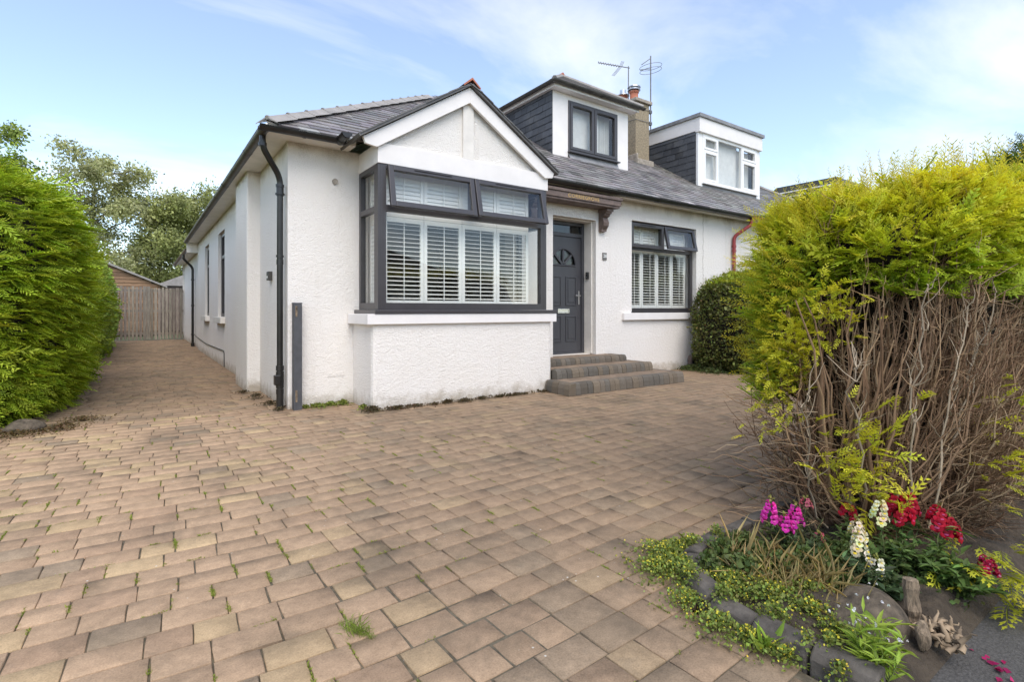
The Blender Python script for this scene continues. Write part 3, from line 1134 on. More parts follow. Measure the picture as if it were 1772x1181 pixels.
# ---- window beside the door
a, b, c, d = WIN2
f = MB(O=(0, YF + 0.16, 0))
t = 0.07
f.ubox(a + 0.003, a + t, c + 0.012, d - 0.003, 0, t)
f.ubox(b - t, b - 0.003, c + 0.012, d - 0.003, 0, t)
f.ubox(a + t, b - t, c + 0.012, c + 0.09, 0, t)
f.ubox(a + t, b - t, d - 0.05, d - 0.003, 0, t)
f.ubox(a + t, b - t, 2.355, 2.425, 0, t)
um = (a + b) / 2 + 0.0
f.ubox(um - 0.035, um + 0.035, 2.425, d - 0.05, 0, t)
w2 = f.build('front_window', MAT['anthracite'], house, bevel=0.006)
p = MB(O=(0, YF + 0.16, 0))
p.ubox(a + t - 0.006, b - t + 0.006, c + 0.085, 2.36, 0.028, 0.034)
p.build('pane', MAT['glass'], w2)
open_sash(w2, (0, YF + 0.085, 0), (1, 0, 0), (0, -1, 0), a + 0.03, um - 0.008, d - 0.022, 0.47, R(0.5), MAT['anthracite'])
open_sash(w2, (0, YF + 0.085, 0), (1, 0, 0), (0, -1, 0), um + 0.008, b - 0.035, d - 0.022, 0.47, R(13), MAT['anthracite'])
s = MB()
s.box(a - 0.02, b + 0.02, YF - 0.035, YF + 0.15, c - 0.0, c + 0.012)
s.build('window_board', MAT['anthracite'], w2)
s = MB()
s.box(7.26, 9.80, YF - 0.065, YF + 0.02, 1.015, 1.148)
s.build('stone_sill', MAT['white'], w2, bevel=0.006)
shutters(w2, (0, YF + 0.24, 0), (1, 0, 0), (0, -1, 0), a + 0.07, b - 0.07, 4, [(1.22, 2.37, R(-16)), (2.38, 2.85, R(-70))], 0)

# ---- front door
dx0, dx1, dz0, dz1 = DOOR
yd = YF + 0.27
fr = MB(O=(0, yd + 0.08, 0))
fr.uframe(dx0 + 0.003, dx1 - 0.025, 0.425, 2.765, 0, 0.08, 0.062, 0.03, 0.06)
fr.ubox(dx0 + 0.065, dx1 - 0.087, 2.50, 2.565, 0, 0.08)
door = fr.build('front_door', MAT['door'], house, bevel=0.005)
tp = MB(O=(0, yd + 0.08, 0))
tp.ubox(dx0 + 0.06, dx1 - 0.08, 2.56, 2.71, 0.03, 0.036)
tp.build('transom_pane', MAT['glass'], door)
lx0, lx1, lz0, lz1 = dx0 + 0.067, dx1 - 0.089, 0.458, 2.497
lf = MB(O=(0, yd + 0.07, 0))
lw = lx1 - lx0
lxm = (lx0 + lx1) / 2
# leaf with a fan light opening: pieces around a half disc
fz, frad = 1.99, 0.29
steps_ = 16
arc = [(lxm + frad * math.cos(math.pi * k / steps_), fz + frad * math.sin(math.pi * k / steps_)) for k in range(steps_ + 1)]


def leafpt(x, z, o):
    return (x, yd + 0.07 - o, z)


front = 0.045
lf.ubox(lx0, lx1, lz0, fz, 0, front)
lf.ubox(lx0, lxm - frad, fz, lz1, 0, front)
lf.ubox(lxm + frad, lx1, fz, lz1, 0, front)
for (x0, z0), (x1, z1) in zip(arc, arc[1:]):
    lf.add([leafpt(x0, z0, front), leafpt(x1, z1, front), leafpt(x1, lz1, front), leafpt(x0, lz1, front), leafpt(x0, z0, 0), leafpt(x1, z1, 0), leafpt(x1, lz1, 0), leafpt(x0, lz1, 0)],
           [(0, 1, 2, 3), (0, 4, 5, 1), (2, 6, 7, 3), (4, 7, 6, 5)])
leaf_o = lf.build('door_leaf', MAT['door'], door)
fg = MB()
fg.prism([leafpt(x, z, 0.02) for x, z in arc], (0, 0.006, 0))
fg.build('fanlight_pane', MAT['glass'], door)
fb = MB()
fb.tube([leafpt(x, z, front) for x, z in arc], 0.016, 8)
fb.tube([leafpt(lxm - frad, fz, front), leafpt(lxm + frad, fz, front)], 0.016, 8)
for ang in (45, 90, 135):
    dx_, dz_ = math.cos(R(ang)), math.sin(R(ang))
    nx, nz = -dz_, dx_
    q = [(lxm + dx_ * r0 + nx * s0 * 0.018, fz + dz_ * r0 + nz * s0 * 0.018) for r0, s0 in ((0.02, -1), (frad, -1), (frad, 1), (0.02, 1))]
    fb.prism([leafpt(x, z, 0.018) for x, z in q], (0, -0.03, 0))
fb.build('fanlight_bars', MAT['door'], door)
for (x0, x1, z0, z1) in ((lx0 + 0.11, lxm - 0.05, 1.28, 1.80), (lxm + 0.05, lx1 - 0.11, 1.28, 1.80), (lx0 + 0.11, lxm - 0.05, 0.64, 1.10), (lxm + 0.05, lx1 - 0.11, 0.64, 1.10)):
    pm = MB(O=(0, yd + 0.07, 0))
    pm.uframe(x0, x1, z0, z1, front, front + 0.012, 0.024)
    pm.ubox(x0 + 0.055, x1 - 0.055, z0 + 0.055, z1 - 0.055, front, front + 0.010)
    pm.build('door_panel', MAT['door'], door, bevel=0.007)
hd_ = MB(O=(0, yd + 0.07 - front, 0))
hx = lx1 - 0.055
hd_.ubox(hx - 0.016, hx + 0.016, 1.30, 1.54, 0, 0.010)
hd_.tube([(hx, yd + 0.02, 1.46), (hx, yd - 0.03, 1.46), (hx - 0.03, yd - 0.035, 1.46), (hx - 0.125, yd - 0.035, 1.462)], 0.0095, 8)
hd_.build('door_handle', MAT['chrome'], door, bevel=0.003)
lb = MB(O=(0, yd + 0.07 - front, 0))
lb.uframe(lxm - 0.135, lxm + 0.135, 1.145, 1.225, 0, 0.012, 0.016)
lb.ubox(lxm - 0.118, lxm + 0.118, 1.162, 1.208, 0, 0.006)
lb.build('letter_plate', MAT['chrome'], door, bevel=0.003)
ts = MB()
ts.box(dx0 + 0.003, dx1 - 0.025, YF + 0.12, yd + 0.0, 0.405, 0.424)
ts.build('threshold', MAT['white_old'], door)
ds = MB()     # smooth timber stop on the reveal and under the lintel
ds.box(dx1 - 0.024, dx1 - 0.002, YF + 0.09, yd + 0.079, 0.425, 2.785)
ds.box(dx0 + 0.003, dx1 - 0.026, YF + 0.09, yd + 0.079, 2.767, 2.787)
ds.build('door_lining', MAT['white_old'], door, bevel=0.004)

# ---- canopy with the house name
can = MB()
cx0, cx1 = 5.03, 6.93
can.box(cx0, cx1, YF - 0.335, YF - 0.002, 3.115, 3.165)
can.box(cx0 + 0.0, cx1 - 0.02, YF - 0.315, YF - 0.002, 3.02, 3.113)
can.box(cx0, cx1 - 0.04, YF - 0.295, YF - 0.002, 2.985, 3.018)
canopy = can.build('door_canopy', MAT['canopy'], house, bevel=0.006)
for bxp in (5.06, 6.66):
    b = MB()
    wv_ = 0.13
    prof = [(0, 2.98), (0.20, 2.98), (0.20, 2.90), (0.165, 2.895), (0.15, 2.86), (0.10, 2.835), (0.115, 2.80), (0.135, 2.75), (0.125, 2.69), (0.085, 2.645), (0.075, 2.625), (0.075, 2.595), (0, 2.595)]
    b.prism([(bxp, YF - 0.003 - y, z) for y, z in prof], (wv_, 0, 0))
    b.box(bxp - 0.012, bxp + wv_ + 0.012, YF - 0.235, YF - 0.0035, 2.93, 2.982)
    b.build('canopy_bracket', MAT['canopy'], canopy, bevel=0.004)


def text_mesh(name, body, size, loc, rot, mat, parent, extrude=0.002, space=1.0, sx=1.0):
    cu = bpy.data.curves.new(name, 'FONT')
    cu.body = body
    cu.size = size
    cu.extrude = extrude
    cu.align_x = 'CENTER'
    cu.align_y = 'CENTER'
    cu.space_character = space
    tmp = bpy.data.objects.new(name + '_tmp', cu)
    C.objects.link(tmp)
    dg = bpy.context.evaluated_depsgraph_get()
    me = bpy.data.meshes.new_from_object(tmp.evaluated_get(dg))
    bpy.data.objects.remove(tmp)
    M_ = Matrix.Translation(loc) @ Matrix.Rotation(rot[2], 4, 'Z') @ Matrix.Rotation(rot[0], 4, 'X') @ Matrix.Diagonal((sx, 1, 1, 1))
    me.transform(M_)
    me.materials.clear()
    me.materials.append(mat)
    return fix(link(name, me, parent))


text_mesh('lettering', 'CORRIEGROVE', 0.088, (6.02, YF - 0.3165, 3.066), (R(90), 0, 0), MAT['gold'], canopy, 0.0015, 1.08, 1.12)

# ---- dormer
DX0, DX1, DY = 6.60, 8.74, 7.91


def roof_z(y):
    return EZ + TP * (y - EY)


dz = roof_z(DY) - 0.02
dtop = 5.52
dm = MB()
dm.box(DX0, 6.998, DY, DY + 0.06, dz, dtop)
dm.box(8.40, DX1, DY, DY + 0.06, dz - 0.02, dtop)
dm.box(6.998, 8.40, DY, DY + 0.06, 5.41, dtop)
dormer = dm.build('dormer', MAT['white'], house)
yb = EY + (dtop - EZ) / TP
for x in (DX0, DX1):
    ck = MB()
    ck.prism([(x, DY + 0.061, roof_z(DY) - 0.03), (x, yb, dtop), (x, DY + 0.061, dtop)], (0.02 if x == DX0 else -0.02, 0, 0))
    ck.c = [(0.05, 0.05, 0.05)] * len(ck.V)
    ck.build('dormer_cheek', MAT['cheek'], dormer)


def cheek_slates(parent, X, y0, ztop, zfun, yend, r_, hgt=0.135, wd=0.2):
    """vertical slate hanging on a dormer cheek facing -X"""
    k = 0
    z = zfun(y0) - 0.02
    n = int((ztop - z) / hgt) + 1
    for k in range(n):
        z0 = z + k * hgt
        z1 = min(z0 + hgt + 0.03, ztop)
        y = y0 - (wd * 0.5 if k % 2 else 0)
        while y < yend:
            ww = wd * r_.uniform(0.9, 1.1)
            a_, b_ = max(y, y0), y + ww - 0.005
            y += ww
            # clip by the roof: keep slates whose upper edge is above it
            ycut = EY + (z1 - EZ) / TP
            b_ = min(b_, ycut)
            if b_ - a_ < 0.04 or z1 - z0 < 0.03:
                continue
            kk = max(0.45, r_.gauss(1, 0.2))
            s = MB()
            s.cur = (0.105 * kk, 0.107 * kk, 0.112 * kk)
            e = r_.uniform(-0.004, 0.004)
            t0, t1 = 0.026 + r_.uniform(-0.004, 0.004), 0.012
            zl = z0 + e
            s.add([(X - t0, a_, zl), (X - t0, b_, zl), (X - t1, b_, z1), (X - t1, a_, z1), (X - 0.004, a_, zl), (X - 0.004, b_, zl), (X - 0.004, b_, z1), (X - 0.004, a_, z1)],
                  [(0, 3, 2, 1), (0, 1, 5, 4), (0, 4, 7, 3), (1, 2, 6, 5), (2, 3, 7, 6)])
            s.build('slate', MAT['cheek'], parent)


cheek_slates(dormer, DX0, DY + 0.002, dtop - 0.002, roof_z, yb - 0.1, random.Random(3))
de = MB()
ex0, ex1, ey = 6.46, 8.98, 7.69
de.box(ex0 + 0.07, ex1 - 0.1, ey + 0.06, DY + 0.05, dtop + 0.002, dtop + 0.03)
de.box(ex0 + 0.05, ex1 - 0.08, ey + 0.045, ey + 0.062, dtop + 0.0, dtop + 0.085)
de.box(ex0 + 0.05, ex0 + 0.067, ey + 0.062, yb, dtop + 0.0, dtop + 0.085)
de.box(ex0 + 0.067, DX0 + 0.03, DY + 0.05, yb, dtop + 0.002, dtop + 0.03)
de.build('dormer_eaves', MAT['white'], dormer, bevel=0.003)
dr = MB()
hw = (ex1 - ex0) / 2
rz_d = dtop + 0.10 + TP * hw
e0, e1 = dtop + 0.092, dtop + 0.10
cxm = (ex0 + ex1) / 2
ybk = EY + (e1 - EZ) / TP + 0.1
ybr = EY + (rz_d - EZ) / TP + 0.1
dr.poly([(ex0, ey, e1), (ex1, ey, e1), (cxm, ey + hw, rz_d)])
dr.poly([(ex0, ey, e1), (cxm, ey + hw, rz_d), (cxm, ybr, rz_d), (ex0, ybk, e1)])
dr.poly([(ex1, ey, e1), (ex1, ybk, e1), (cxm, ybr, rz_d), (cxm, ey + hw, rz_d)])
dr.poly([(ex0, ey, e0), (ex0, ybk, e0), (ex1, ybk, e0), (ex1, ey, e0)])
dr.c = [(0.09, 0.088, 0.088)] * len(dr.V)
dr.build('dormer_roof', MAT['slate'], dormer)
sm = MB()
k = 0
while k * EXPO / sl < hw - 0.1:
    s_ = k * EXPO / sl
    slate_course(sm, ex0 + s_ + 0.02, ex1 - s_ - 0.02, ey + s_, e1 + s_ * TP, upv, (1, 0, 0), nv, 0.235, EXPO, r_)
    k += 1
tag(sm.build('dormer_slates', MAT['slate'], dormer), kind='stuff')
for sgn, exx in ((1, ex0), (-1, ex1)):
    t = MB()
    t.tube([(exx, ey, e1 + 0.02), (cxm, ey + hw, rz_d + 0.03)], 0.05, 6)
    t.build('hip_cover', MAT['ridge'], dormer)
t = MB()
t.prism([(cxm - 0.16, ey + hw - 0.06, rz_d - 0.06), (cxm, ey + hw - 0.06, rz_d + 0.10), (cxm + 0.16, ey + hw - 0.06, rz_d - 0.06)], (0, 0.9, 0))
t.build('ridge_tile', MAT['terracotta'], dormer)
gutter('dormer_gutter', [(ex0 - 0.04, ey - 0.01, e1 - 0.005), (ex1 + 0.03, ey - 0.01, e1 - 0.005)], 0.052, MAT['gutter_g'], dormer, 0.9)
gutter('dormer_gutter', [(ex0 - 0.01, ey, e1 - 0.005), (ex0 - 0.01, yb + 0.15, e1 - 0.005)], 0.052, MAT['gutter_g'], dormer, 0.9)
f = MB(O=(0, DY + 0.05, 0))
f.uframe(7.0, 8.398, 4.385, 5.408, 0, 0.07, 0.045)
f.ubox(7.68, 7.715, 4.43, 5.363, 0, 0.07)
dw = f.build('dormer_window', MAT['anthracite'], dormer, bevel=0.005)
for (x0, x1) in ((7.045, 7.685), (7.712, 8.353)):
    f = MB(O=(0, DY + 0.05, 0))
    f.uframe(x0, x1, 4.43, 5.363, 0.012, 0.082, 0.058)
    f.ubox(x0 + 0.12, x1 - 0.12, 5.315, 5.332, 0.082, 0.092)
    f.build('dormer_sash', MAT['anthracite'], dormer, bevel=0.005)
    f = MB(O=(0, DY + 0.05, 0))
    f.ubox(x0 + 0.05, x1 - 0.05, 4.48, 5.313, 0.04, 0.046)
    f.build('dormer_pane', MAT['glass'], dormer)
f = MB()
f.box(6.985, 8.42, DY - 0.085, DY + 0.05, 4.355, 4.384)
f.build('dormer_sill', MAT['anthracite'], dormer, bevel=0.005)
f = MB()
f.add([(6.999, DY - 0.005, 4.354), (8.399, DY - 0.005, 4.354), (8.399, DY - 0.06, dz - 0.0), (6.999, DY - 0.06, dz - 0.0), (6.999, DY - 0.17, dz - 0.06), (8.399, DY - 0.17, dz - 0.06)], [(0, 1, 2, 3), (3, 2, 5, 4)])
f.build('lead_apron', MAT['lead'], dormer)
cu = MB()
n = 60
pts = []
for i in range(n + 1):
    x = 8.02 + 0.33 * i / n
    y = DY + 0.2 + 0.02 * math.sin(i * 0.9) + 0.008 * math.sin(i * 2.3)
    pts += [(x, y, 4.40), (x, y, 5.40)]
cu.add(pts, [(2 * i, 2 * i + 2, 2 * i + 3, 2 * i + 1) for i in range(n)])
cu.build('curtain', MAT['curtain'], dormer)
rb_ = MB()    # dim room lining behind the dormer glass
rb_.box(DX0 + 0.05, 8.0, DY + 0.16, DY + 0.17, 4.38, 5.42)
rb_.build('roller_blind', MAT['curtain'], dormer)

# ---- chimney
ch = MB()
c0, c1, cy0, cy1 = 10.19, 10.70, 8.96, 9.92
ch.box(c0, c1, cy0, cy1, 4.5, 6.47)
chim = ch.build('chimney', MAT['chim'], house, bevel=0.012)
cp = MB()
cp.box(c0 - 0.06, c1 + 0.06, cy0 - 0.06, cy1 + 0.06, 6.472, 6.555)
cp.build('chimney_cope', MAT['chim_cap'], chim, bevel=0.012)
fl = MB()
fl.box(c0 - 0.05, c1 + 0.05, cy0 - 0.12, cy0 - 0.003, roof_z(cy0 - 0.12) - 0.1, roof_z(cy0) + 0.09)
fl.box(c0 - 0.06, c0 - 0.003, cy0 - 0.1, cy1, roof_z(cy0) - 0.1, roof_z(cy0) + 0.22)
fl.build('mortar_fillet', MAT['chim_cap'], chim, bevel=0.03)
for (x, y, kind) in ((10.44, 9.24, 0), (10.44, 9.62, 1)):
    p = MB()
    p.lathe((x, y), [(0.13, 6.556), (0.125, 6.62), (0.105, 6.66), (0.105, 6.80), (0.125, 6.82), (0.125, 6.86), (0.09, 6.86)], 18)
    p.build('chimney_pot', MAT['terracotta'], chim, smooth=True)
    p = MB()
    if kind == 0:
        p.lathe((x, y), [(0.09, 6.861), (0.10, 6.88), (0.165, 6.885), (0.165, 6.90), (0.12, 6.905), (0.12, 6.95), (0.17, 6.955), (0.165, 6.975), (0.08, 7.0), (0.0, 7.01)], 20)
    else:
        p.lathe((x, y), [(0.09, 6.861), (0.17, 6.865), (0.165, 6.88), (0.085, 6.90), (0.08, 7.02), (0.0, 7.03)], 20)
    p.build('chimney_cowl', MAT['steel'], chim, smooth=True)

# little things fixed to the walls
v_ = MB()
v_.tube([(2.02, YF + 0.01, 2.83), (2.02, YF - 0.03, 2.83)], 0.035, 10)
v_.build('pipe_stub', MAT['chim_cap'], house)
v_ = MB()
v_.box(1.93, 2.13, YF - 0.006, YF + 0.01, 0.36, 0.41)
for i in range(4):
    v_.box(1.955 + i * 0.042, 1.975 + i * 0.042, YF - 0.009, YF - 0.0061, 0.375, 0.39)
v_.build('air_brick', MAT['harl'], house)

# ------------------------------------------------------------------ neighbour's half
nh = empty('neighbour_bungalow', (10.6, YF, 0), 'attached neighbouring bungalow with a flat-roofed white dormer and red downpipe', 'house')
NX0, NX1 = 10.555, 19.75
w = MB()
wall_grid(w, lambda a_, c_, d_: (a_, YF + d_, c_), [NX0, NX1], [-0.06, SOF], [(13.0, 15.6, 1.1, 2.9)], 0.3)
w.poly([(NX1, YF, -0.06), (NX1, 15, -0.06), (NX1, 15, SOF), (NX1, YF, SOF)])
w.build('front_wall', MAT['harl_n'], nh)
f = MB(O=(0, YF + 0.16, 0))
f.uframe(13.0, 15.6, 1.1, 2.9, 0, 0.07, 0.07)
nw = f.build('front_window', MAT['upvc'], nh)
f = MB(O=(0, YF + 0.16, 0))
f.ubox(13.05, 15.55, 1.15, 2.85, 0.03, 0.036)
f.build('pane', MAT['glass'], nw)
roof = MB()
XE = NX1 + 0.3
roof.poly([(XR, EY, EZ), (XE, EY, EZ), (XE - RS, EY + RS, RZ), (XR, EY + RS, RZ)])
roof.poly([(XE, EY, EZ), (XE, EY + 2 * RS, EZ), (XE - RS, EY + RS, RZ)])
roof.poly([(XR, EY + RS, RZ), (XE - RS, EY + RS, RZ), (XE, EY + 2 * RS, EZ), (XR, EY + 2 * RS, EZ)])
roof.c = [(0.10, 0.10, 0.10)] * len(roof.V)
nro = roof.build('roof', MAT['slate'], nh)
sm = MB()
k = 0
while k * EXPO / sl < RS - 0.15:
    s_ = k * EXPO / sl
    slate_course(sm, XR + 0.004, XE - s_ - 0.03, EY + s_, EZ + s_ * TP, upv, (1, 0, 0), nv, 0.235, EXPO, r_, (0.110, 0.104, 0.100))
    k += 1
tag(sm.build('roof_slates', MAT['slate'], nro), kind='stuff')
t = MB()
t.tube([(XE, EY, EZ + 0.02), (XE - RS, EY + RS, RZ + 0.03)], 0.07, 6)
t.build('hip_cover', MAT['ridge'], nro)
s = MB()
s.box(10.61, XE - 0.05, 6.45, YF - 0.001, SOF, SOF + 0.02)
s.box(10.61, XE - 0.05, 6.446, 6.466, SOF - 0.03, SOF + 0.10)
s.build('soffit', MAT['white_old'], nh)
gutter('gutter', [(10.63, 6.395, GZ), (11.02, 6.395, GZ)], 0.058, MAT['gutter'], nh, 0.4)
gutter('gutter', [(11.03, 6.395, GZ - 0.003), (XE, 6.395, GZ - 0.003)], 0.060, MAT['redpipe'], nh, 0.9)
downpipe('downpipe', [(11.06, 6.40, 3.22), (11.06, 6.40, 3.10), (10.80, 6.66, 2.84), (10.80, 6.66, 0.0)], 0.038,
         [(11.06, 6.40, 3.13, 0.02, 1.25), (10.80, 6.66, 2.62, 0.02, 1.3), (10.80, 6.66, 2.52, 0.015, 1.3), (10.80, 6.66, 1.95, 0.015, 1.3), (10.80, 6.66, 1.88, 0.015, 1.3)], MAT['redpipe'], nh)
ND0, ND1, NY = 11.31, 14.13, 7.94
dzn = roof_z(NY) - 0.02
dm = MB()
dm.box(ND0, ND0 + 0.18, NY, NY + 0.06, dzn, 5.63)
dm.box(ND1 - 0.18, ND1, NY, NY + 0.06, dzn, 5.63)
nd = dm.build('dormer', MAT['upvc'], nh)
fa = MB()
fa.box(ND0 - 0.03, ND1 + 0.02, NY - 0.07, NY + 0.06, 5.63, 5.985)
fa.box(ND0 - 0.03, ND0 + 0.05, NY + 0.06, 10.3, 5.66, 5.985)
fa.build('dormer_fascia', MAT['white'], nd, bevel=0.004)
tr_ = MB()
tr_.box(ND0 - 0.075, ND1 + 0.065, NY - 0.115, 11.2, 5.987, 6.075)
tr_.build('dormer_roof', MAT['lead'], nd, bevel=0.006)
for x in (ND0, ND1):
    ck = MB()
    ck.prism([(x, NY + 0.061, roof_z(NY) - 0.03), (x, 10.2, 5.66), (x, NY + 0.061, 5.66)], (0.02 if x == ND0 else -0.02, 0, 0))
    ck.c = [(0.05, 0.05, 0.05)] * len(ck.V)
    ck.build('dormer_cheek', MAT['cheek'], nd)
cheek_slates(nd, ND0, NY + 0.062, 5.655, roof_z, 10.1, random.Random(9), 0.16, 0.26)
f = MB(O=(0, NY + 0.06, 0))
wx = [11.49, 12.12, 13.22, 13.95]
f.ubox(11.49, 13.95, 4.40, 4.46, -0.0, 0.075)
f.ubox(11.49, 13.95, 5.56, 5.629, 0, 0.075)
for x in (11.49, 12.10, 13.20, 13.90):
    f.ubox(x, x + 0.05, 4.46, 5.56, 0, 0.075)
for a_ in (11.54, 13.25):
    f.ubox(a_, a_ + (0.56 if a_ < 12 else 0.65), 5.20, 5.25, 0, 0.07)
nwin = f.build('dormer_window', MAT['upvc'], nd, bevel=0.004)
for (x0, x1, z0, z1) in ((11.54, 12.10, 4.46, 5.20), (13.25, 13.90, 4.46, 5.20), (11.54, 12.10, 5.25, 5.56), (13.25, 13.90, 5.25, 5.56)):
    f = MB(O=(0, NY + 0.06, 0))
    f.uframe(x0, x1, z0, z1, 0.012, 0.085, 0.052)
    f.build('dormer_sash', MAT['upvc'], nd, bevel=0.004)
f = MB(O=(0, NY + 0.06, 0))
f.ubox(11.52, 13.92, 4.44, 5.58, 0.03, 0.036)
f.build('dormer_pane', MAT['glass'], nd)
f = MB()
f.add([(ND0 + 0.181, NY + 0.02, 4.40), (ND1 - 0.181, NY + 0.02, 4.40), (ND1 - 0.181, NY - 0.02, dzn - 0.02), (ND0 + 0.181, NY - 0.02, dzn - 0.02)], [(0, 1, 2, 3)])
f.build('lead_apron', MAT['lead'], nd)
f = MB()
f.box(11.45, 13.99, NY - 0.07, NY + 0.0, 4.365, 4.399)
f.build('dormer_sill', MAT['upvc'], nd)
cu = MB()
pts = []
for i in range(61):
    x = 13.27 + 0.6 * i / 60
    y = NY + 0.2 + 0.02 * math.sin(i * 0.9)
    pts += [(x, y, 4.44), (x, y, 5.56)]
cu.add(pts, [(2 * i, 2 * i + 2, 2 * i + 3, 2 * i + 1) for i in range(60)])
cu.build('curtain', MAT['curtain'], nd)
rb_ = MB()
rb_.box(ND0 + 0.03, 13.25, NY + 0.16, NY + 0.17, 4.40, 5.62)
rb_.build('roller_blind', MAT['curtain'], nd)

# next house along, only its dormer shows over the hedge
fh = empty('far_bungalow', (26, 11, 0), 'distant house with a dark striped dormer showing above the golden hedge', 'house')
w = MB()
w.box(25.4, 33, 10.2, 17, -0.06, 4.3)
w.build('wall', MAT['harl_n'], fh)
w = MB()
w.prism([(25.1, 9.9, 4.3), (25.1, 17.3, 4.3), (25.1, 13.6, 6.7)], (8.2, 0, 0))
w.c = [(0.1, 0.1, 0.1)] * len(w.V)
w.build('roof', MAT['slate'], fh)
w = MB()
w.prism([(26.0, 10.75, 5.2), (26.0, 14.0, 5.2), (26.0, 14.0, 7.0), (26.0, 13.9, 7.2), (26.0, 13.75, 7.32), (26.0, 11.0, 7.32), (26.0, 10.85, 7.25), (26.0, 10.75, 7.1)], (3, 0, 0))
fd = w.build('dormer', MAT['gutter_g'], fh)
for i in range(5):
    w = MB()
    z0 = 6.98 - i * 0.24
    w.box(25.985, 25.9995, 10.86, 13.9, z0, z0 + 0.05)
    w.build('cladding_trim', MAT['white'], fd)

#@@OBJECTS
# ------------------------------------------------------------------ foliage tools
def unit(a):
    return a / np.maximum(np.linalg.norm(a, axis=-1, keepdims=True), 1e-9)


def scatter(temps, pos, axis, nrm, scale, colr, tipcol=None, tipmix=0.0):
    """copies of small templates as one vertex soup. A template = (verts along +Y in XY plane, tris, t per vert)."""
    N = len(pos)
    axis = unit(axis)
    x = unit(np.cross(axis, nrm))
    z = np.cross(x, axis)
    which = rng.integers(0, len(temps), N)
    V, T, Cc = [], [], []
    base = 0
    for k, (tv, tt, tp) in enumerate(temps):
        idx = np.nonzero(which == k)[0]
        if not len(idx):
            continue
        M_ = np.stack([x[idx], axis[idx], z[idx]], axis=1) * scale[idx][:, None, None]
        v = np.einsum('vj,njk->nvk', tv, M_) + pos[idx][:, None, :]
        n = len(tv)
        V.append(v.reshape(-1, 3))
        T.append((tt[None] + (base + np.arange(len(idx)) * n)[:, None, None]).reshape(-1, 3))
        c = np.repeat(colr[idx][:, None, :], n, axis=1)
        if tipcol is not None:
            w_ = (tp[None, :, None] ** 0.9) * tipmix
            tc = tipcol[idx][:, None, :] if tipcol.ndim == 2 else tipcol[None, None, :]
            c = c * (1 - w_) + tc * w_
        Cc.append(c.reshape(-1, 3))
        base += len(idx) * n
    return np.concatenate(V), np.concatenate(T), np.concatenate(Cc)


def merge(parts):
    V, T, Cc, b = [], [], [], 0
    for v, t, c in parts:
        V.append(v)
        T.append(t + b)
        Cc.append(c)
        b += len(v)
    return np.concatenate(V), np.concatenate(T), np.concatenate(Cc)


def frond(seed, n_side=11, sub=0, droop=0.25, width=0.035, spread=0.42):
    """flat feathery conifer spray of unit length: an axis with alternating tapering branchlets"""
    r_ = random.Random(seed)
    V, T, P = [], [], []

    def sheet(p, d, L, wd, t0, t1):
        b = len(V)
        n = Vector((-d.y, d.x, 0))
        q = [p, p + d * L * 0.45 + n * wd, p + d * L, p + d * L * 0.45 - n * wd]
        for i, a in enumerate(q):
            rr = a.y
            a = Vector((a.x, a.y, a.z - droop * a.y * a.y - 0.25 * a.x * a.x))
            V.append(tuple(a))
            P.append((t0, (t0 + t1) / 2, t1, (t0 + t1) / 2)[i])
        T.extend([(b, b + 1, b + 2), (b, b + 2, b + 3)])

    sheet(Vector((0, 0, 0)), Vector((0, 1, 0)), 1.0, width * 0.55, 0, 1)
    for i in range(n_side):
        u = 0.08 + 0.88 * i / n_side + r_.uniform(-0.02, 0.02)
        s_ = 1 if i % 2 else -1
        L = spread * (1 - u) ** 0.6 * (0.55 + 0.45 * min(1, u * 4)) * r_.uniform(0.75, 1.2) + 0.07
        a = R(r_.uniform(32, 52))
        d = Vector((s_ * math.sin(a), math.cos(a), r_.uniform(-0.12, 0.18)))
        p = Vector((0, u, 0))
        sheet(p, d, L, width * r_.uniform(0.8, 1.2), u * 0.8, min(1, u * 0.8 + 0.45))
        for k in range(sub):
            uu = 0.25 + 0.6 * k / max(1, sub)
            s2 = 1 if k % 2 else -1
            a2 = math.atan2(d.x, d.y) + s2 * R(r_.uniform(30, 48))
            d2 = Vector((math.sin(a2), math.cos(a2), r_.uniform(-0.1, 0.15)))
            sheet(p + d * L * uu, d2, L * 0.42 * (1.15 - uu), width * 0.75, u * 0.8 + 0.15, min(1, u * 0.8 + 0.55))
    return np.array(V), np.array(T), np.array(P)


def blade(w_=0.16, bend=0.25, fold=0.05):
    """simple lance leaf of unit length"""
    v = np.array([(0, 0, 0), (w_, 0.35, fold), (0, 0.42, 0.0), (-w_, 0.35, fold), (w_ * 0.6, 0.72, fold * 0.5 - bend * 0.4), (-w_ * 0.6, 0.72, fold * 0.5 - bend * 0.4), (0, 1, -bend)], float)
    t = np.array([(0, 1, 2), (0, 2, 3), (2, 1, 4), (2, 4, 6), (3, 2, 5), (5, 2, 6)])
    return v, t, v[:, 1].clip(0, 1)


def leafcard(w_=0.32, fold=0.08):
    v = np.array([(0, 0, 0), (w_, 0.5, fold), (0, 1, 0), (-w_, 0.5, fold)], float)
    return v, np.array([(0, 1, 2), (0, 2, 3)]), np.array([0, 0.5, 1, 0.5])


FR_FINE = [frond(i, 12, 3, 0.22, 0.024) for i in range(5)]
FR_MED = [frond(20 + i, 10, 1, 0.28, 0.034, 0.30) for i in range(5)]
FR_SWEPT = [frond(60 + i, 13, 0, 0.30, 0.024, 0.22) for i in range(6)]
FR_NARROW = [frond(40 + i, 17, 0, 0.05, 0.011, 0.11) for i in range(5)]
BL = [blade()]
BLN = [blade(0.024, 0.35, 0.01), blade(0.018, 0.7, 0.006), blade(0.03, 0.15, 0.01)]
LC = [leafcard()]
LCR = [leafcard(0.45, 0.1), leafcard(0.38, 0.14)]


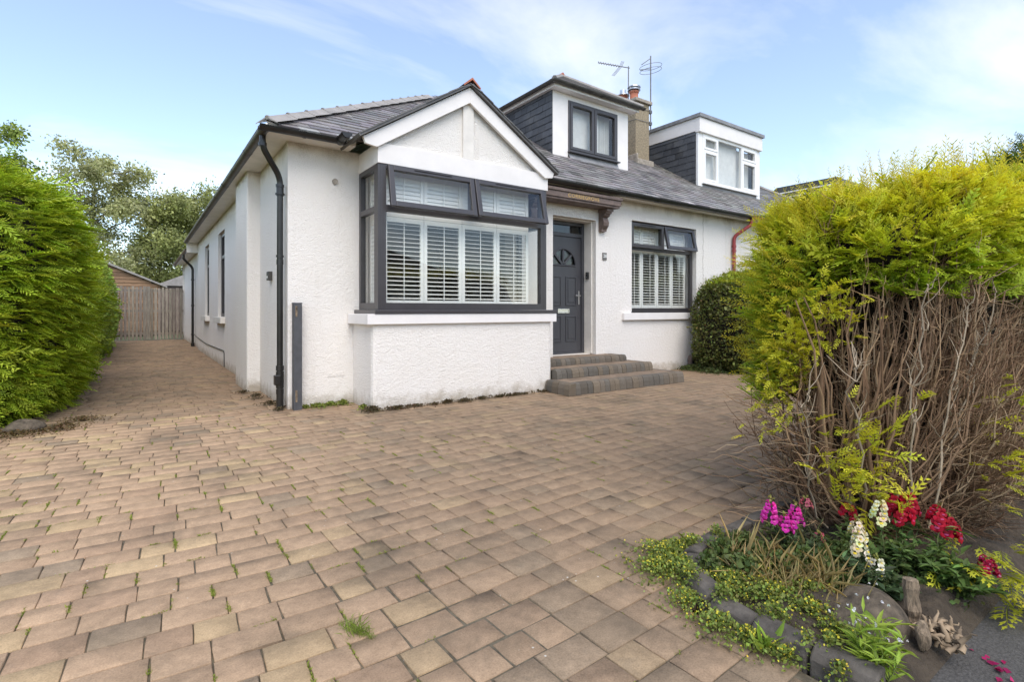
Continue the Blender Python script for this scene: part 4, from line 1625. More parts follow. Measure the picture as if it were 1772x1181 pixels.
class SE:
    """super-ellipsoid hedge body"""
    def __init__(s, c, a, p=4.0, q=3.0, lump=0.05, lscale=2.2, seed=0):
        s.c, s.a, s.p, s.q, s.lump, s.ls = np.array(c, float), np.array(a, float), p, q, lump, lscale
        r_ = np.random.default_rng(seed)
        s.k = r_.normal(0, 1, (9, 3)) * lscale
        s.ph = r_.uniform(0, 6.28, 9)

    def f(s, x):
        y = np.abs(x / s.a) + 1e-9
        return (y[:, 0] ** s.p + y[:, 1] ** s.p) ** (s.q / s.p) + y[:, 2] ** s.q

    def surf(s, d):
        d = unit(d)
        lo, hi = np.zeros(len(d)), np.full(len(d), 30.0)
        for _ in range(36):
            mid = (lo + hi) / 2
            ins = s.f(d * mid[:, None]) < 1
            lo = np.where(ins, mid, lo)
            hi = np.where(ins, hi, mid)
        x = d * lo[:, None]
        e = 1e-3
        g_ = np.stack([(s.f(x + np.eye(3)[i] * e) - s.f(x - np.eye(3)[i] * e)) for i in range(3)], 1)
        n = unit(g_)
        w_ = x + s.c
        l_ = (np.sin(w_ @ s.k.T + s.ph).sum(1)) / 3.0 * s.lump
        return w_ + n * l_[:, None], n

    def sample(s, n, facing=-0.35, zmin=0.03, ydir=None):
        """roughly even points: directions drawn on the stretched body, thinned by facing to the viewer's side"""
        P_, N_ = [], []
        got = 0
        while got < n:
            m_ = 6000
            face = rng.integers(0, 3, m_)
            ar = np.array([s.a[1] * s.a[2], s.a[0] * s.a[2], s.a[0] * s.a[1]])
            face = rng.choice(3, m_, p=ar / ar.sum())
            q = rng.uniform(-1, 1, (m_, 3))
            q[np.arange(m_), face] = np.sign(rng.uniform(-1, 1, m_))
            p, nn = s.surf(q * s.a)
            tocam = unit(np.array((0, 0, CAM_H)) - p)
            keep = ((nn * tocam).sum(1) > facing) & (p[:, 2] > zmin)
            P_.append(p[keep])
            N_.append(nn[keep])
            got += keep.sum()
        return np.concatenate(P_)[:n], np.concatenate(N_)[:n]

    def hull(s, k, name, mat, parent, res=26):
        th = np.linspace(0, 2 * np.pi, res * 2, endpoint=False)
        ph = np.linspace(-np.pi / 2 + 0.02, np.pi / 2 - 0.02, res)
        T_, P_ = np.meshgrid(th, ph)
        d = np.stack([np.cos(P_) * np.cos(T_), np.cos(P_) * np.sin(T_), np.sin(P_)], -1).reshape(-1, 3) * s.a
        p, nn = s.surf(d)
        ins = k(p) if callable(k) else np.full(len(p), k)
        p = p - nn * ins[:, None]
        p[:, 2] = np.maximum(p[:, 2], -0.02)
        W = res * 2
        qd = [(i * W + j_, i * W + (j_ + 1) % W, (i + 1) * W + (j_ + 1) % W, (i + 1) * W + j_) for i in range(res - 1) for j_ in range(W)]
        return np_mesh(name, p, None, qd, None, mat, parent, smooth=True)


def jitter(c, n, s=0.15, hue=0.05):
    c = np.array(c, float)
    k = np.exp(rng.normal(0, s, (n, 1)))
    return np.clip(c[None] * k * (1 + rng.normal(0, hue, (n, 3))), 0.004, 0.95)


def rand_unit(n):
    return unit(rng.normal(0, 1, (n, 3)))


# ------------------------------------------------------------------ left hedge (bright green conifer)
lh = empty('conifer_hedge', (-1.95, 9.6, 0), 'bright green feathery conifer hedge at the mouth of the side drive', 'hedge')
se = SE((-2.06, 9.62, 1.22), (1.46, 2.62, 1.68), 4.4, 3.1, 0.075, 3.6, 1)
se.hull(0.12, 'shade_hull', MAT['core'], lh)  # dark shell stands in for the inner shade and blocks see-through


def conifer(se, n, size, base, tip, temps, sweep, up=0.15, out=0.75, facing=-0.3, depth=0.06, keep=None, gild=None, clump=6):
    p, nn = se.sample(n // clump, facing)
    if keep is not None:
        k_ = keep(p, nn)
        p, nn = p[k_], nn[k_]
    n = len(p)
    # sprays grow in fans: one bough carries several, nearly in one plane
    p = p - nn * rng.uniform(0.0, depth, (n, 1)) * 1.6
    ax = nn * out + np.array(sweep)[None] * rng.uniform(0.4, 1.2, (n, 1)) + np.array((0, 0, up))[None] + rng.normal(0, 0.32, (n, 3))
    upn = unit(np.array((0, 0, 1.0))[None] + nn * 0.5 + rng.normal(0, 0.40, (n, 3)))
    sc_ = size * np.exp(rng.normal(0, 0.22, n))
    ax = unit(ax)
    sidev = unit(np.cross(ax, upn))
    rep = lambda a_: np.repeat(a_, clump, axis=0)
    p, nn, ax, upn, sidev, sc_ = rep(p), rep(nn), rep(ax), rep(upn), rep(sidev), rep(sc_)
    n = len(p)
    f_ = rng.normal(0, 1, (n, 1))
    p = p + sidev * f_ * sc_[:, None] * 0.28 + rng.normal(0, 0.12, (n, 3)) * sc_[:, None] + ax * (rng.uniform(-0.5, 0.35, (n, 1)) * sc_[:, None])
    ax = ax + sidev * f_ * 0.38 + rng.normal(0, 0.10, (n, 3))
    upn = upn + rng.normal(0, 0.12, (n, 3))
    sc_ = sc_ * np.exp(rng.normal(0, 0.2, n))
    # broad light and dark drifts of colour, as in a clipped hedge with old and new shoots
    drift = np.sin(p @ np.array((2.1, 1.3, 3.7)) + 1.0) * 0.5 + np.sin(p @ np.array((-3.3, 4.1, 1.9))) * 0.5
    c = jitter(base, n, 0.20, 0.05) * (1 + 0.18 * drift[:, None])
    tc = jitter(tip, n, 0.18, 0.06)
    if gild is not None:      # new growth is golden towards the light, greener lower down
        k_ = np.clip((p[:, 2] - gild[0]) / (gild[1] - gild[0]), 0, 1)[:, None]
        tc = tc * (1 - k_) * np.array((0.62, 0.80, 0.8)) + tc * k_
        c = c * (1 - k_) * np.array((0.75, 0.9, 0.9)) + c * k_ * np.array((2.0, 1.6, 1.3))
    return scatter(temps, p - unit(ax) * (sc_ * 0.35)[:, None], ax, upn, sc_, c, tc, 0.9)


GRN_B, GRN_T = (0.150, 0.250, 0.020), (0.580, 0.700, 0.058)
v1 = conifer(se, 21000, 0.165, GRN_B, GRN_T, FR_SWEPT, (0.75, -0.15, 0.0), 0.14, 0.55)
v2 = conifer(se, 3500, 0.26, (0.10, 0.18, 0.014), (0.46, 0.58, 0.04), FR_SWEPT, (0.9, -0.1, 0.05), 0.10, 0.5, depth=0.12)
V, T, Cc = merge([v1, v2])
np_mesh('foliage', V, T, None, Cc, MAT['fern'], lh)
# a small stone at its foot
def stone(name, c, size, mat, seed, label, cat, flat=0.7, sub=3, group=None):
    bm = bmesh.new()
    bmesh.ops.create_icosphere(bm, subdivisions=sub, radius=1)
    r_ = np.random.default_rng(seed)
    ks = r_.normal(0, 1.5, (8, 3))
    ph = r_.uniform(0, 6.28, 8)
    pl = unit(r_.normal(0, 1, (7, 3)))
    dl = r_.uniform(0.62, 0.95, 7)
    for v in bm.verts:
        p = np.array(v.co)
        for n_, d_ in zip(pl, dl):
            e = p @ n_ - d_
            if e > 0:
                p = p - n_ * e * 0.85
        p = p * (1 + 0.05 * np.sin(ks @ p * 1.5 + ph).sum() / 3)
        v.co = (p[0] * size[0], p[1] * size[1], p[2] * size[2])
    for f_ in bm.faces:
        f_.smooth = True
    me = bpy.data.meshes.new(name)
    bm.to_mesh(me)
    bm.free()
    me.materials.append(mat)
    o = link(name, me)
    o.location = c
    return tag(o, label, cat, group)


stone('foot_stone', (-0.93, 6.98, 0.03), (0.17, 0.09, 0.10), MAT['rock'], 4, 'small brown stone at the foot of the green conifer hedge', 'stone')

# second hedge further down the drive, small broad leaves
h2 = empty('privet_hedge', (-1.8, 18.6, 0), 'pale green leafy hedge behind the conifer hedge along the drive', 'hedge')
se2 = SE((-1.9, 18.6, 1.2), (1.22, 6.4, 1.62), 4.5, 3.0, 0.08, 1.6, 2)
se2.hull(0.10, 'shade_hull', MAT['core'], h2)
p, nn = se2.sample(22000, -0.2)
p = p + nn * rng.normal(-0.02, 0.05, (len(p), 1))
V, T, Cc = scatter(LCR, p, nn * 0.6 + rand_unit(len(p)), rand_unit(len(p)) + nn, 0.085 * np.exp(rng.normal(0, 0.25, len(p))), jitter((0.26, 0.35, 0.06), len(p), 0.25, 0.08))
np_mesh('foliage', V, T, None, Cc, MAT['leaf'], h2)

# ------------------------------------------------------------------ golden hedge on the right with its bare lower side
gh = empty('golden_hedge', (3.6, 1.25, 0), 'golden yellow conifer hedge with bare brown branches low down', 'hedge')
seg_ = SE((5.35, 1.33, 0.975), (2.24, 0.64, 1.02), 5.6, 5.6, 0.06, 5.2, 3)


def foliage_floor(p):
    """height below which the hedge has gone bare: high on the street side, low at the far corner"""
    far = np.clip((p[:, 1] - 1.36) / 0.36, 0, 1)
    wob = 0.07 * np.sin(p[:, 0] * 5.1 + p[:, 1] * 3.0) + 0.05 * np.sin(p[:, 0] * 11 + 1.0)
    return 1.37 - 0.68 * far + wob


def keep_gold(p, nn):
    return p[:, 2] > foliage_floor(p) - np.abs(rng.normal(0, 0.05, len(p)))


YB, YT = (0.42, 0.44, 0.030), (0.93, 0.86, 0.080)
g1 = conifer(seg_, 44000, 0.085, YB, YT, FR_MED, (-0.15, -0.2, 0.25), 0.30, 0.75, -0.15, 0.05, keep_gold, (1.35, 1.95))
g2 = conifer(seg_, 9000, 0.13, (0.12, 0.18, 0.014), (0.58, 0.60, 0.035), FR_MED, (0, 0, 0.1), 0.2, 0.7, -0.15, 0.12, keep_gold, (1.35, 1.95))
# upright shoots standing off the clipped top
p, nn = seg_.sample(9000, -0.9)
k_ = (nn[:, 2] > 0.55) & (p[:, 2] > 1.5)
p, nn = p[k_][:1300], nn[k_][:1300]
n = len(p)
ax = np.stack([rng.normal(0, 0.25, n), rng.normal(0, 0.2, n), np.full(n, 1.0)], 1)
lens = 0.11 + 0.19 * rng.random(n) ** 2.2
g3 = scatter(FR_NARROW, p - unit(ax) * 0.03, ax, rand_unit(n), lens, jitter((0.46, 0.42, 0.04), n), jitter((0.78, 0.66, 0.08), n), 0.9)
# side sprays reaching out to the left at the far corner
p, nn = seg_.sample(24000, -0.9)
k_ = (nn[:, 0] < -0.5) & (p[:, 2] > 0.75) & (p[:, 1] > 1.4)
p, nn = p[k_][:420], nn[k_][:420]
n = len(p)
ax = nn + np.stack([rng.normal(-0.3, 0.2, n), rng.normal(0.3, 0.3, n), rng.normal(0.35, 0.3, n)], 1)
g4 = scatter(FR_NARROW, p, ax, rand_unit(n), 0.10 + 0.13 * rng.random(n) ** 2, jitter((0.28, 0.30, 0.03), n), jitter((0.70, 0.60, 0.05), n), 0.9)
# surviving sprigs low on the bare side, and the fronds lying by the pavement
sprigs = []
for (c0, s_, m_, cc, tt, dr_) in (((2.80, 1.10, 0.42), 0.11, 60, YB, YT, (-0.5, -0.5, 0.55)), ((2.86, 1.06, 0.56), 0.10, 36, YB, YT, (-0.4, -0.6, 0.8)), ((2.90, 1.12, 0.34), 0.10, 40, YB, YT, (-0.3, -0.6, 0.4)),
                             ((3.00, 1.58, 0.86), 0.085, 120, YB, YT, (-0.7, -0.3, 0.4)), ((2.98, 1.46, 1.04), 0.085, 150, YB, YT, (-0.7, -0.3, 0.4)), ((2.99, 1.30, 1.22), 0.085, 110, YB, YT, (-0.6, -0.4, 0.4)),
                             ((3.42, 0.66, 0.42), 0.10, 40, YB, YT, (-0.4, -0.7, 0.3)), ((3.55, 0.70, 0.60), 0.10, 30, YB, YT, (-0.4, -0.7, 0.3)), ((2.98, 0.56, 0.09), 0.17, 26, (0.20, 0.25, 0.02), YT, (-0.9, -0.5, 0.12)), ((3.08, 0.50, 0.18), 0.16, 20, (0.20, 0.25, 0.02), YT, (-0.8, -0.5, 0.25)),
                             ((2.86, 1.52, 0.66), 0.08, 40, YB, YT, (-0.9, 0.1, 0.2))):
    sd_ = 0.5 * s_ + 0.03
    p = np.array(c0) + rng.normal(0, 1, (m_, 3)) * np.array((sd_, sd_, sd_ * 1.1))
    ax = np.array(dr_)[None] + rng.normal(0, 0.35, (m_, 3))
    sprigs.append(scatter(FR_FINE if s_ > 0.15 else FR_MED, p, ax, np.array((0, 0, 1.0))[None] + rng.normal(0, 0.4, (m_, 3)), s_ * np.exp(rng.normal(0, 0.2, m_)), jitter(cc, m_), jitter(tt, m_), 0.85))
V, T, Cc = merge([g1, g2, g3, g4] + sprigs)
np_mesh('foliage', V, T, None, Cc, MAT['fern'], gh)


def tubes(paths, seg=4):
    """many tapered twigs as one soup: paths = list of (points Nx3, radii N, colour)"""
    V, Q, Cc = [], [], []
    b = 0
    for pts, rad, col in paths:
        pts = np.asarray(pts, float)
        n = len(pts)
        d = np.gradient(pts, axis=0)
        d = unit(d)
        ref = np.array((0.31, 0.57, 0.76))
        a = unit(np.cross(d, ref))
        c_ = np.cross(d, a)
        ang = np.arange(seg) * 2 * np.pi / seg
        ring = pts[:, None, :] + (a[:, None, :] * np.cos(ang)[None, :, None] + c_[:, None, :] * np.sin(ang)[None, :, None]) * np.asarray(rad)[:, None, None]
        V.append(ring.reshape(-1, 3))
        i, k = np.meshgrid(np.arange(n - 1), np.arange(seg), indexing='ij')
        q = np.stack([i * seg + k, i * seg + (k + 1) % seg, (i + 1) * seg + (k + 1) % seg, (i + 1) * seg + k], -1).reshape(-1, 4)
        Q.append(q + b)
        Cc.append(np.tile(np.asarray(col), (n * seg, 1)))
        b += n * seg
    return np.concatenate(V), np.concatenate(Q), np.concatenate(Cc)


def wander(a, b, bow, n, wob):
    t = np.linspace(0, 1, n)[:, None]
    m_ = (a + b) / 2 + bow
    p = (1 - t) ** 2 * a + 2 * t * (1 - t) * m_ + t * t * b
    w_ = np.cumsum(rng.normal(0, wob, (n, 3)), 0)
    w_ -= t * w_[-1]
    return p + w_


BARK = np.array([(0.250, 0.155, 0.088), (0.190, 0.112, 0.062), (0.330, 0.215, 0.120), (0.150, 0.082, 0.042), (0.38, 0.275, 0.170)])
p_t, n_t_ = seg_.sample(60000, -0.25, 0.05)
bare = (p_t[:, 2] < foliage_floor(p_t) + 0.20) & (p_t[:, 0] < 7.5)
p_t, n_t_ = p_t[bare], n_t_[bare]
paths = []
bases = [np.array((3.22, 1.12, 0.0)), np.array((3.05, 1.32, 0.0)), np.array((3.55, 1.05, 0.0)), np.array((3.9, 1.25, 0.0)), np.array((4.4, 1.1, 0.0)), np.array((2.98, 1.12, 0.0))]


def grow(a, b, r0, r1, col, bow, n=8, wob=0.012):
    pp = wander(a, b, bow, n, wob)
    paths.append((pp, np.linspace(r0, r1, n), col))
    return pp


n_main = 640
near_ = np.nonzero(p_t[:, 0] < 4.5)[0]
far_ = np.nonzero(p_t[:, 0] >= 4.5)[0]
sel = np.concatenate([rng.choice(near_, 640), rng.choice(far_, 150)])
for q in sel:
    tgt, nn_ = p_t[q].copy(), n_t_[q]
    tgt = tgt + nn_ * (rng.normal(-0.03, 0.05) - 0.08 * (tgt[2] > 1.2))
    tgt[2] = max(0.06, tgt[2] + rng.normal(0.05, 0.08))
    bs = min(bases, key=lambda b_: np.linalg.norm(b_[:2] - tgt[:2]) + rng.uniform(0, 0.5)) + rng.normal(0, 0.04, 3) * (1, 1, 0)
    bs = bs + np.array((0, 0, 1.0)) * rng.uniform(0, 0.35) * max(0.05, tgt[2] - 0.1)
    col = BARK[rng.integers(0, 5)] * rng.uniform(0.75, 1.2)
    bow = np.array((nn_[0] * 0.10, nn_[1] * 0.10, -0.10 * tgt[2])) + rng.normal(0, 0.03, 3)
    L = np.linalg.norm(tgt - bs)
    main = grow(bs, tgt, 0.0062 + 0.008 * rng.random() ** 3, 0.0022, col, bow + rng.normal(0, 0.05, 3), 10, 0.018)
    for s_ in range(int(4 + 5 * L)):
        i = rng.integers(3, 10)
        o = main[i]
        d = unit((main[min(i + 1, 9)] - main[i - 1])[None])[0]
        dv = unit((d * 0.6 + nn_ * 0.45 + np.array((0, 0, 0.25)) + rng.normal(0, 0.55, 3))[None])[0]
        l2 = rng.uniform(0.05, 0.20)
        tw = grow(o, o + dv * l2, 0.0028, 0.0010, col * rng.uniform(0.85, 1.25), rng.normal(0, 0.012, 3), 5, 0.005)
        if rng.random() < 0.6:
            d3 = unit((dv + rng.normal(0, 0.55, 3))[None])[0]
            grow(tw[2], tw[2] + d3 * l2 * 0.55, 0.0016, 0.0008, col * 1.1, rng.normal(0, 0.006, 3), 4, 0.004)
# heavier stems and trunks
for bs in bases:
    for q in range(6):
        tgt = np.array((bs[0] + rng.normal(-0.05, 0.22), bs[1] + rng.normal(-0.10, 0.16), rng.uniform(0.9, 1.38)))
        grow(bs + rng.normal(0, 0.03, 3) * (1, 1, 0), tgt, 0.013 * rng.uniform(0.5, 1.1), 0.004, BARK[rng.integers(0, 3)], np.array((0, 0, -0.1)) + rng.normal(0, 0.05, 3), 12, 0.014)
    grow(bs + np.array((0, 0, -0.03)), bs + np.array((rng.normal(0, 0.05), rng.normal(0, 0.05), 0.9)), 0.030, 0.012, BARK[1], rng.normal(0, 0.03, 3), 10, 0.01)
# pale, wholly dead forked branches in front
for (a_, b_) in (((3.0, 0.95, 0.2), (2.94, 0.86, 1.28)), ((3.15, 0.9, 0.15), (3.22, 0.78, 1.22)), ((3.3, 0.9, 0.3), (3.5, 0.74, 1.30)), ((2.85, 1.1, 0.25), (2.76, 1.10, 1.05)), ((2.8, 1.2, 0.1), (2.62, 1.22, 0.82))):
    pale = np.array((0.42, 0.335, 0.235))
    mp_ = grow(np.array(a_), np.array(b_), 0.0065, 0.003, pale * rng.uniform(0.6, 1.0), rng.normal(0, 0.05, 3), 12, 0.018)
    for s_ in range(16):
        i = rng.integers(4, 12)
        d = unit(np.array((rng.normal(0, 0.6), rng.normal(-0.15, 0.4), 0.8))[None])[0]
        grow(mp_[i], mp_[i] + d * rng.uniform(0.05, 0.17), 0.0035, 0.0011, pale * rng.uniform(0.8, 1.1), rng.normal(0, 0.015, 3), 5, 0.006)
# stray twigs trailing out low on the drive side
for s_ in range(120):
    a_ = np.array((rng.uniform(2.75, 3.1), rng.uniform(1.2, 1.7), rng.uniform(0.05, 0.7)))
    d = unit(np.array((-1.0, rng.normal(0.25, 0.5), rng.normal(0.25, 0.35)))[None])[0]
    grow(a_, a_ + d * rng.uniform(0.12, 0.34), 0.0032, 0.0010, BARK[rng.integers(0, 5)] * rng.uniform(0.8, 1.2), np.array((0, 0, rng.uniform(-0.03, 0.05))), 6, 0.010)
V, Q, Cc = tubes(paths, 3)
np_mesh('branches', V, None, Q, Cc, MAT['twig'], gh)
hl_ = seg_.hull(lambda p: np.where(p[:, 2] > foliage_floor(p) + 0.05, 0.10, 0.30), 'shade_hull', MAT['core'], gh)

# ------------------------------------------------------------------ dark shrub on the boundary by the meter box
ds_ = empty('boundary_shrub', (9.95, 5.85, 0), 'dark green clipped shrub standing against the wall beside the meter box', 'shrub')
se3 = SE((10.15, 5.75, 0.92), (1.28, 0.95, 1.02), 3.0, 2.8, 0.08, 3.0, 6)
se3.hull(0.09, 'shade_hull', MAT['core'], ds_)
p, nn = se3.sample(20000, -0.25)
n = len(p)
p = p + nn * rng.normal(-0.02, 0.05, (n, 1))
dead = (np.abs(p[:, 2] - 0.95) < 0.28 + 0.1 * np.sin(p[:, 0] * 9)) & (p[:, 0] > 9.2)
c = jitter((0.130, 0.145, 0.040), n, 0.40, 0.10)
c[dead] = jitter((0.21, 0.15, 0.09), dead.sum(), 0.35, 0.05)
topk = (p[:, 2] > 1.72)
c[topk] = jitter((0.30, 0.36, 0.035), topk.sum(), 0.3, 0.05)
keep = rng.random(n) > 0.45 * dead
V, T, Cc = scatter(LCR, p[keep], (nn * 0.5 + rand_unit(n))[keep], rand_unit(n)[keep], (0.045 * np.exp(rng.normal(0, 0.25, n)))[keep], c[keep])
p4, n4 = se3.sample(3500, -0.25)
k4 = p4[:, 2] > 1.55
p4, n4 = p4[k4], n4[k4]
va = scatter(FR_NARROW, p4, np.stack([rng.normal(-0.2, 0.4, len(p4)), rng.normal(-0.1, 0.3, len(p4)), np.full(len(p4), 0.9)], 1), rand_unit(len(p4)), 0.13 * np.exp(rng.normal(0, 0.25, len(p4))), jitter((0.10, 0.13, 0.02), len(p4)), jitter((0.33, 0.34, 0.03), len(p4)), 0.9)
V, T, Cc = merge([(V, T, Cc), va])
np_mesh('foliage', V, T, None, Cc, MAT['leaf'], ds_)


# ------------------------------------------------------------------ trees
def tree(name, label, base, height, crown_r, crown_z, n_leaf, leaf, cols, seed, droop=0.5, wind=(0.5, 0.2, 0), lean=0.0, gaps=0.4, trunk_r=0.16, group=None, limbs=16, cat='tree'):
    global rng
    keep_rng = rng
    rng = np.random.default_rng(seed)
    t = empty(name, base, label, cat, group)
    b = np.array(base, float)
    wind = np.array(wind, float)
    top = b + np.array((lean, lean * 0.3, height * 0.96))
    P_ = []
    tr = wander(b + np.array((0, 0, -0.1)), top, rng.normal(0, 0.15, 3), 16, 0.03)
    P_.append((tr, np.linspace(trunk_r, 0.015, 16), np.array((0.13, 0.11, 0.09))))
    tips, dirs = [], []
    for i in range(limbs):
        u = 0.22 + 0.76 * (i + rng.random()) / limbs
        o = tr[min(15, int(u * 15))]
        ang = i * 2.4 + rng.uniform(-0.4, 0.4)
        prof = math.sin(math.pi * min(1, 0.15 + 0.85 * (1 - u) ** 0.8)) if crown_z is None else 1
        reach = crown_r * (0.35 + 0.65 * math.sin(math.pi * (0.12 + 0.80 * (1 - u)))) * rng.uniform(0.65, 1.15)
        e = o + np.array((math.cos(ang) * reach, math.sin(ang) * reach, reach * rng.uniform(0.15, 0.75))) + wind * reach * 0.5
        lb_ = wander(o, e, np.array((0, 0, reach * 0.2)), 9, 0.03 * reach)
        P_.append((lb_, np.linspace(trunk_r * 0.32, 0.012, 9), np.array((0.12, 0.10, 0.08))))
        for s_ in range(9):
            j_ = rng.integers(2, 9)
            d = unit((rng.normal(0, 1, 3) * (1, 1, 0.5) + wind * 1.3 + np.array((0, 0, 0.25)))[None])[0]
            l2 = reach * rng.uniform(0.18, 0.42)
            e2 = lb_[j_] + d * l2 + np.array((0, 0, -droop * l2 * 0.6))
            tw = wander(lb_[j_], e2, np.array((0, 0, l2 * 0.25)), 7, 0.02 * l2)
            P_.append((tw, np.linspace(trunk_r * 0.08 + 0.004, 0.004, 7), np.array((0.10, 0.085, 0.065))))
            for q in range(2, 7):
                tips.append(tw[q])
                dirs.append(d)
    V, Q, Cc = tubes(P_, 5)
    np_mesh('trunk', V, None, Q, Cc, MAT['twig'], t)
    tips, dirs = np.array(tips), np.array(dirs)
    # leaf clusters hang along the twigs; some twigs stay nearly bare so that the sky shows through
    wgt = rng.random(len(tips)) ** 1.5
    wgt[rng.random(len(tips)) < gaps * 0.5] = 0.02
    idx = rng.choice(len(tips), n_leaf, p=wgt / wgt.sum())
    spread = crown_r * 0.085
    p = tips[idx] + rng.normal(0, 1, (n_leaf, 3)) * np.array((spread, spread, spread * 0.9)) + np.array((0, 0, -droop * spread))[None] * rng.random((n_leaf, 1)) * 2.2 + wind[None] * spread * rng.random((n_leaf, 1)) * 2
    ax = wind[None] * 0.9 + np.array((0, 0, -droop))[None] + rng.normal(0, 0.55, (n_leaf, 3))
    mixk = rng.random((n_leaf, 1))
    clump = 1 + 0.25 * np.sin(p @ np.array((1.9, 1.3, 2.3)))[:, None]
    c = (np.array(cols[0])[None] * mixk + np.array(cols[1])[None] * (1 - mixk)) * clump * np.exp(rng.normal(0, 0.18, (n_leaf, 1)))
    V, T, Cc = scatter(LC, p, ax, rand_unit(n_leaf), leaf * np.exp(rng.normal(0, 0.25, n_leaf)), np.clip(c, 0.01, 0.8))
    np_mesh('crown', V, T, None, Cc, MAT['leaf'], t)
    rng = keep_rng
    return t


WD = (0.55, -0.38, 0.10)
tree('birch_tree', 'birch tree rising behind the green conifer hedge', (-3.75, 19.5, 0), 7.0, 1.35, None, 12000, 0.085, ((0.17, 0.23, 0.05), (0.28, 0.34, 0.08)), 21, 0.7, WD, 0.1, 0.5, 0.12)
tree('birch_tree', 'tall windblown birch with thin grey-green crown behind the shed', (-2.6, 46, 0), 12.2, 3.6, None, 24000, 0.17, ((0.32, 0.34, 0.16), (0.48, 0.48, 0.25)), 22, 0.5, WD, 0.3, 0.5, 0.2, 'trees beyond the gate', 20)
tree('broadleaf_tree', 'broad olive green tree standing over the wooden gate', (1.2, 47, 0), 9.4, 4.6, None, 34000, 0.17, ((0.25, 0.28, 0.10), (0.40, 0.42, 0.16)), 23, 0.5, WD, 0.2, 0.25, 0.2, 'trees beyond the gate', 22)
tree('broadleaf_tree', 'darker tree just clear of the bungalow eaves beyond the gate', (4.0, 51, 0), 9.4, 3.6, None, 22000, 0.17, ((0.19, 0.23, 0.08), (0.33, 0.36, 0.13)), 24, 0.4, WD, 0.0, 0.2, 0.2, 'trees beyond the gate', 20)
dk = empty('conifer_tree', (13.1, 2.45, 0), 'dark green tree top showing over the right end of the golden hedge', 'tree')
sek = SE((13.5, 2.05, 2.6), (1.3, 0.9, 1.6), 2.2, 2.2, 0.16, 2.2, 14)
sek.hull(0.15, 'shade_hull', MAT['core'], dk)
vk = conifer(sek, 4200, 0.30, (0.05, 0.085, 0.012), (0.20, 0.27, 0.03), FR_SWEPT, (0, 0, 0.3), 0.4, 0.8)
np_mesh('crown', *vk[:2], None, vk[2], MAT['fern'], dk)
tk = MB()
tk.tube([(13.1, 2.45, -0.05), (13.12, 2.45, 1.0), (13.1, 2.47, 2.6)], [0.14, 0.11, 0.07], 9)
tk.build('trunk', MAT['trunk'], dk, smooth=True)

# ------------------------------------------------------------------ front steps, laid block by block
fs_ = empty('front_steps', (6.0, 5.9, 0), 'three shallow front steps of weathered grey-brown blocks leading to the door', 'steps')
STEP = [(4.86, 7.42, 5.47, 0.0, 0.172), (5.03, 7.17, 5.92, 0.172, 0.312), (5.03, 6.98, 6.34, 0.312, 0.418)]
r_ = random.Random(17)
for si, (x0, x1, y0, z0, z1) in enumerate(STEP):
    h = z1 - z0
    yb_ = (STEP[si + 1][2] if si < 2 else YF + 0.1) + 0.10
    core = MB()
    core.box(x0 + 0.06, x1 - 0.06, y0 + 0.06, YF - 0.004 if si < 2 else YF - 0.003, z0 - 0.03, z1 - 0.03)
    core.build('step_core', MAT['kerb'], fs_)
    prof = [(0.0, 0.0), (0.006, 0.55 * h), (0.022, 0.86 * h), (0.040, 0.97 * h), (0.058, h), (0.13, h), (0.13, 0.0)]

    def block(O, along, inward, w_, tone):
        b = MB()
        k = tone * r_.gauss(1, 0.10)
        base = r_.choice([(0.130, 0.110, 0.086), (0.145, 0.120, 0.092), (0.115, 0.102, 0.084), (0.160, 0.128, 0.092)])
        b.cur = tuple(max(0.03, c * k) for c in base)
        O, along, inward = Vector(O), Vector(along), Vector(inward)
        e = r_.uniform(-0.004, 0.004)
        pts = [O + inward * (p + e) + Vector((0, 0, q)) for p, q in prof]
        b.prism(pts, along * (w_ - 0.005))
        b.build('step_block', MAT['blocks'], fs_, bevel=0.003, seg=1)

    x = x0 + (0.0 if si else 0.13)
    while x < x1 - 0.05:
        wd = min(r_.choice([0.10, 0.105, 0.14, 0.10]), x1 - x)
        if x1 - (x + wd) < 0.05:
            wd = x1 - x
        block((x, y0, z0), (1, 0, 0), (0, 1, 0), wd, 1.0)
        x += wd
    yend = YF - 0.01
    y = y0 + 0.132
    while y < yend - 0.03:
        wd = min(0.115, yend - y)
        block((x1, y, z0), (0, 1, 0), (-1, 0, 0), wd, 1.0)
        y += wd
    if si == 0:
        y = y0
        while y < 6.0:
            wd = min(0.13, 6.02 - y)
            block((x0, y, z0), (0, 1, 0), (1, 0, 0), wd, 0.95)
            y += wd
    # tread
    y = y0 + 0.135
    row = 0
    while y < yb_:
        x = x0 + 0.135 - (0.1 if row % 2 else 0)
        while x < x1 - 0.135:
            wd = 0.205
            a_, b_ = max(x, x0 + (0.135 if si == 0 else 0.0)), min(x + wd - 0.005, x1 - 0.134)
            x += wd
            if b_ - a_ < 0.03:
                continue
            t = MB()
            k = r_.gauss(1, 0.09)
            t.cur = (0.235 * k, 0.172 * k, 0.120 * k)
            t.box(a_, b_, y, y + 0.10, z1 - 0.028, z1 - 0.001 + r_.uniform(-0.002, 0.002))
            t.build('tread_block', MAT['blocks'], fs_, bevel=0.003, seg=1)
        y += 0.105
        row += 1

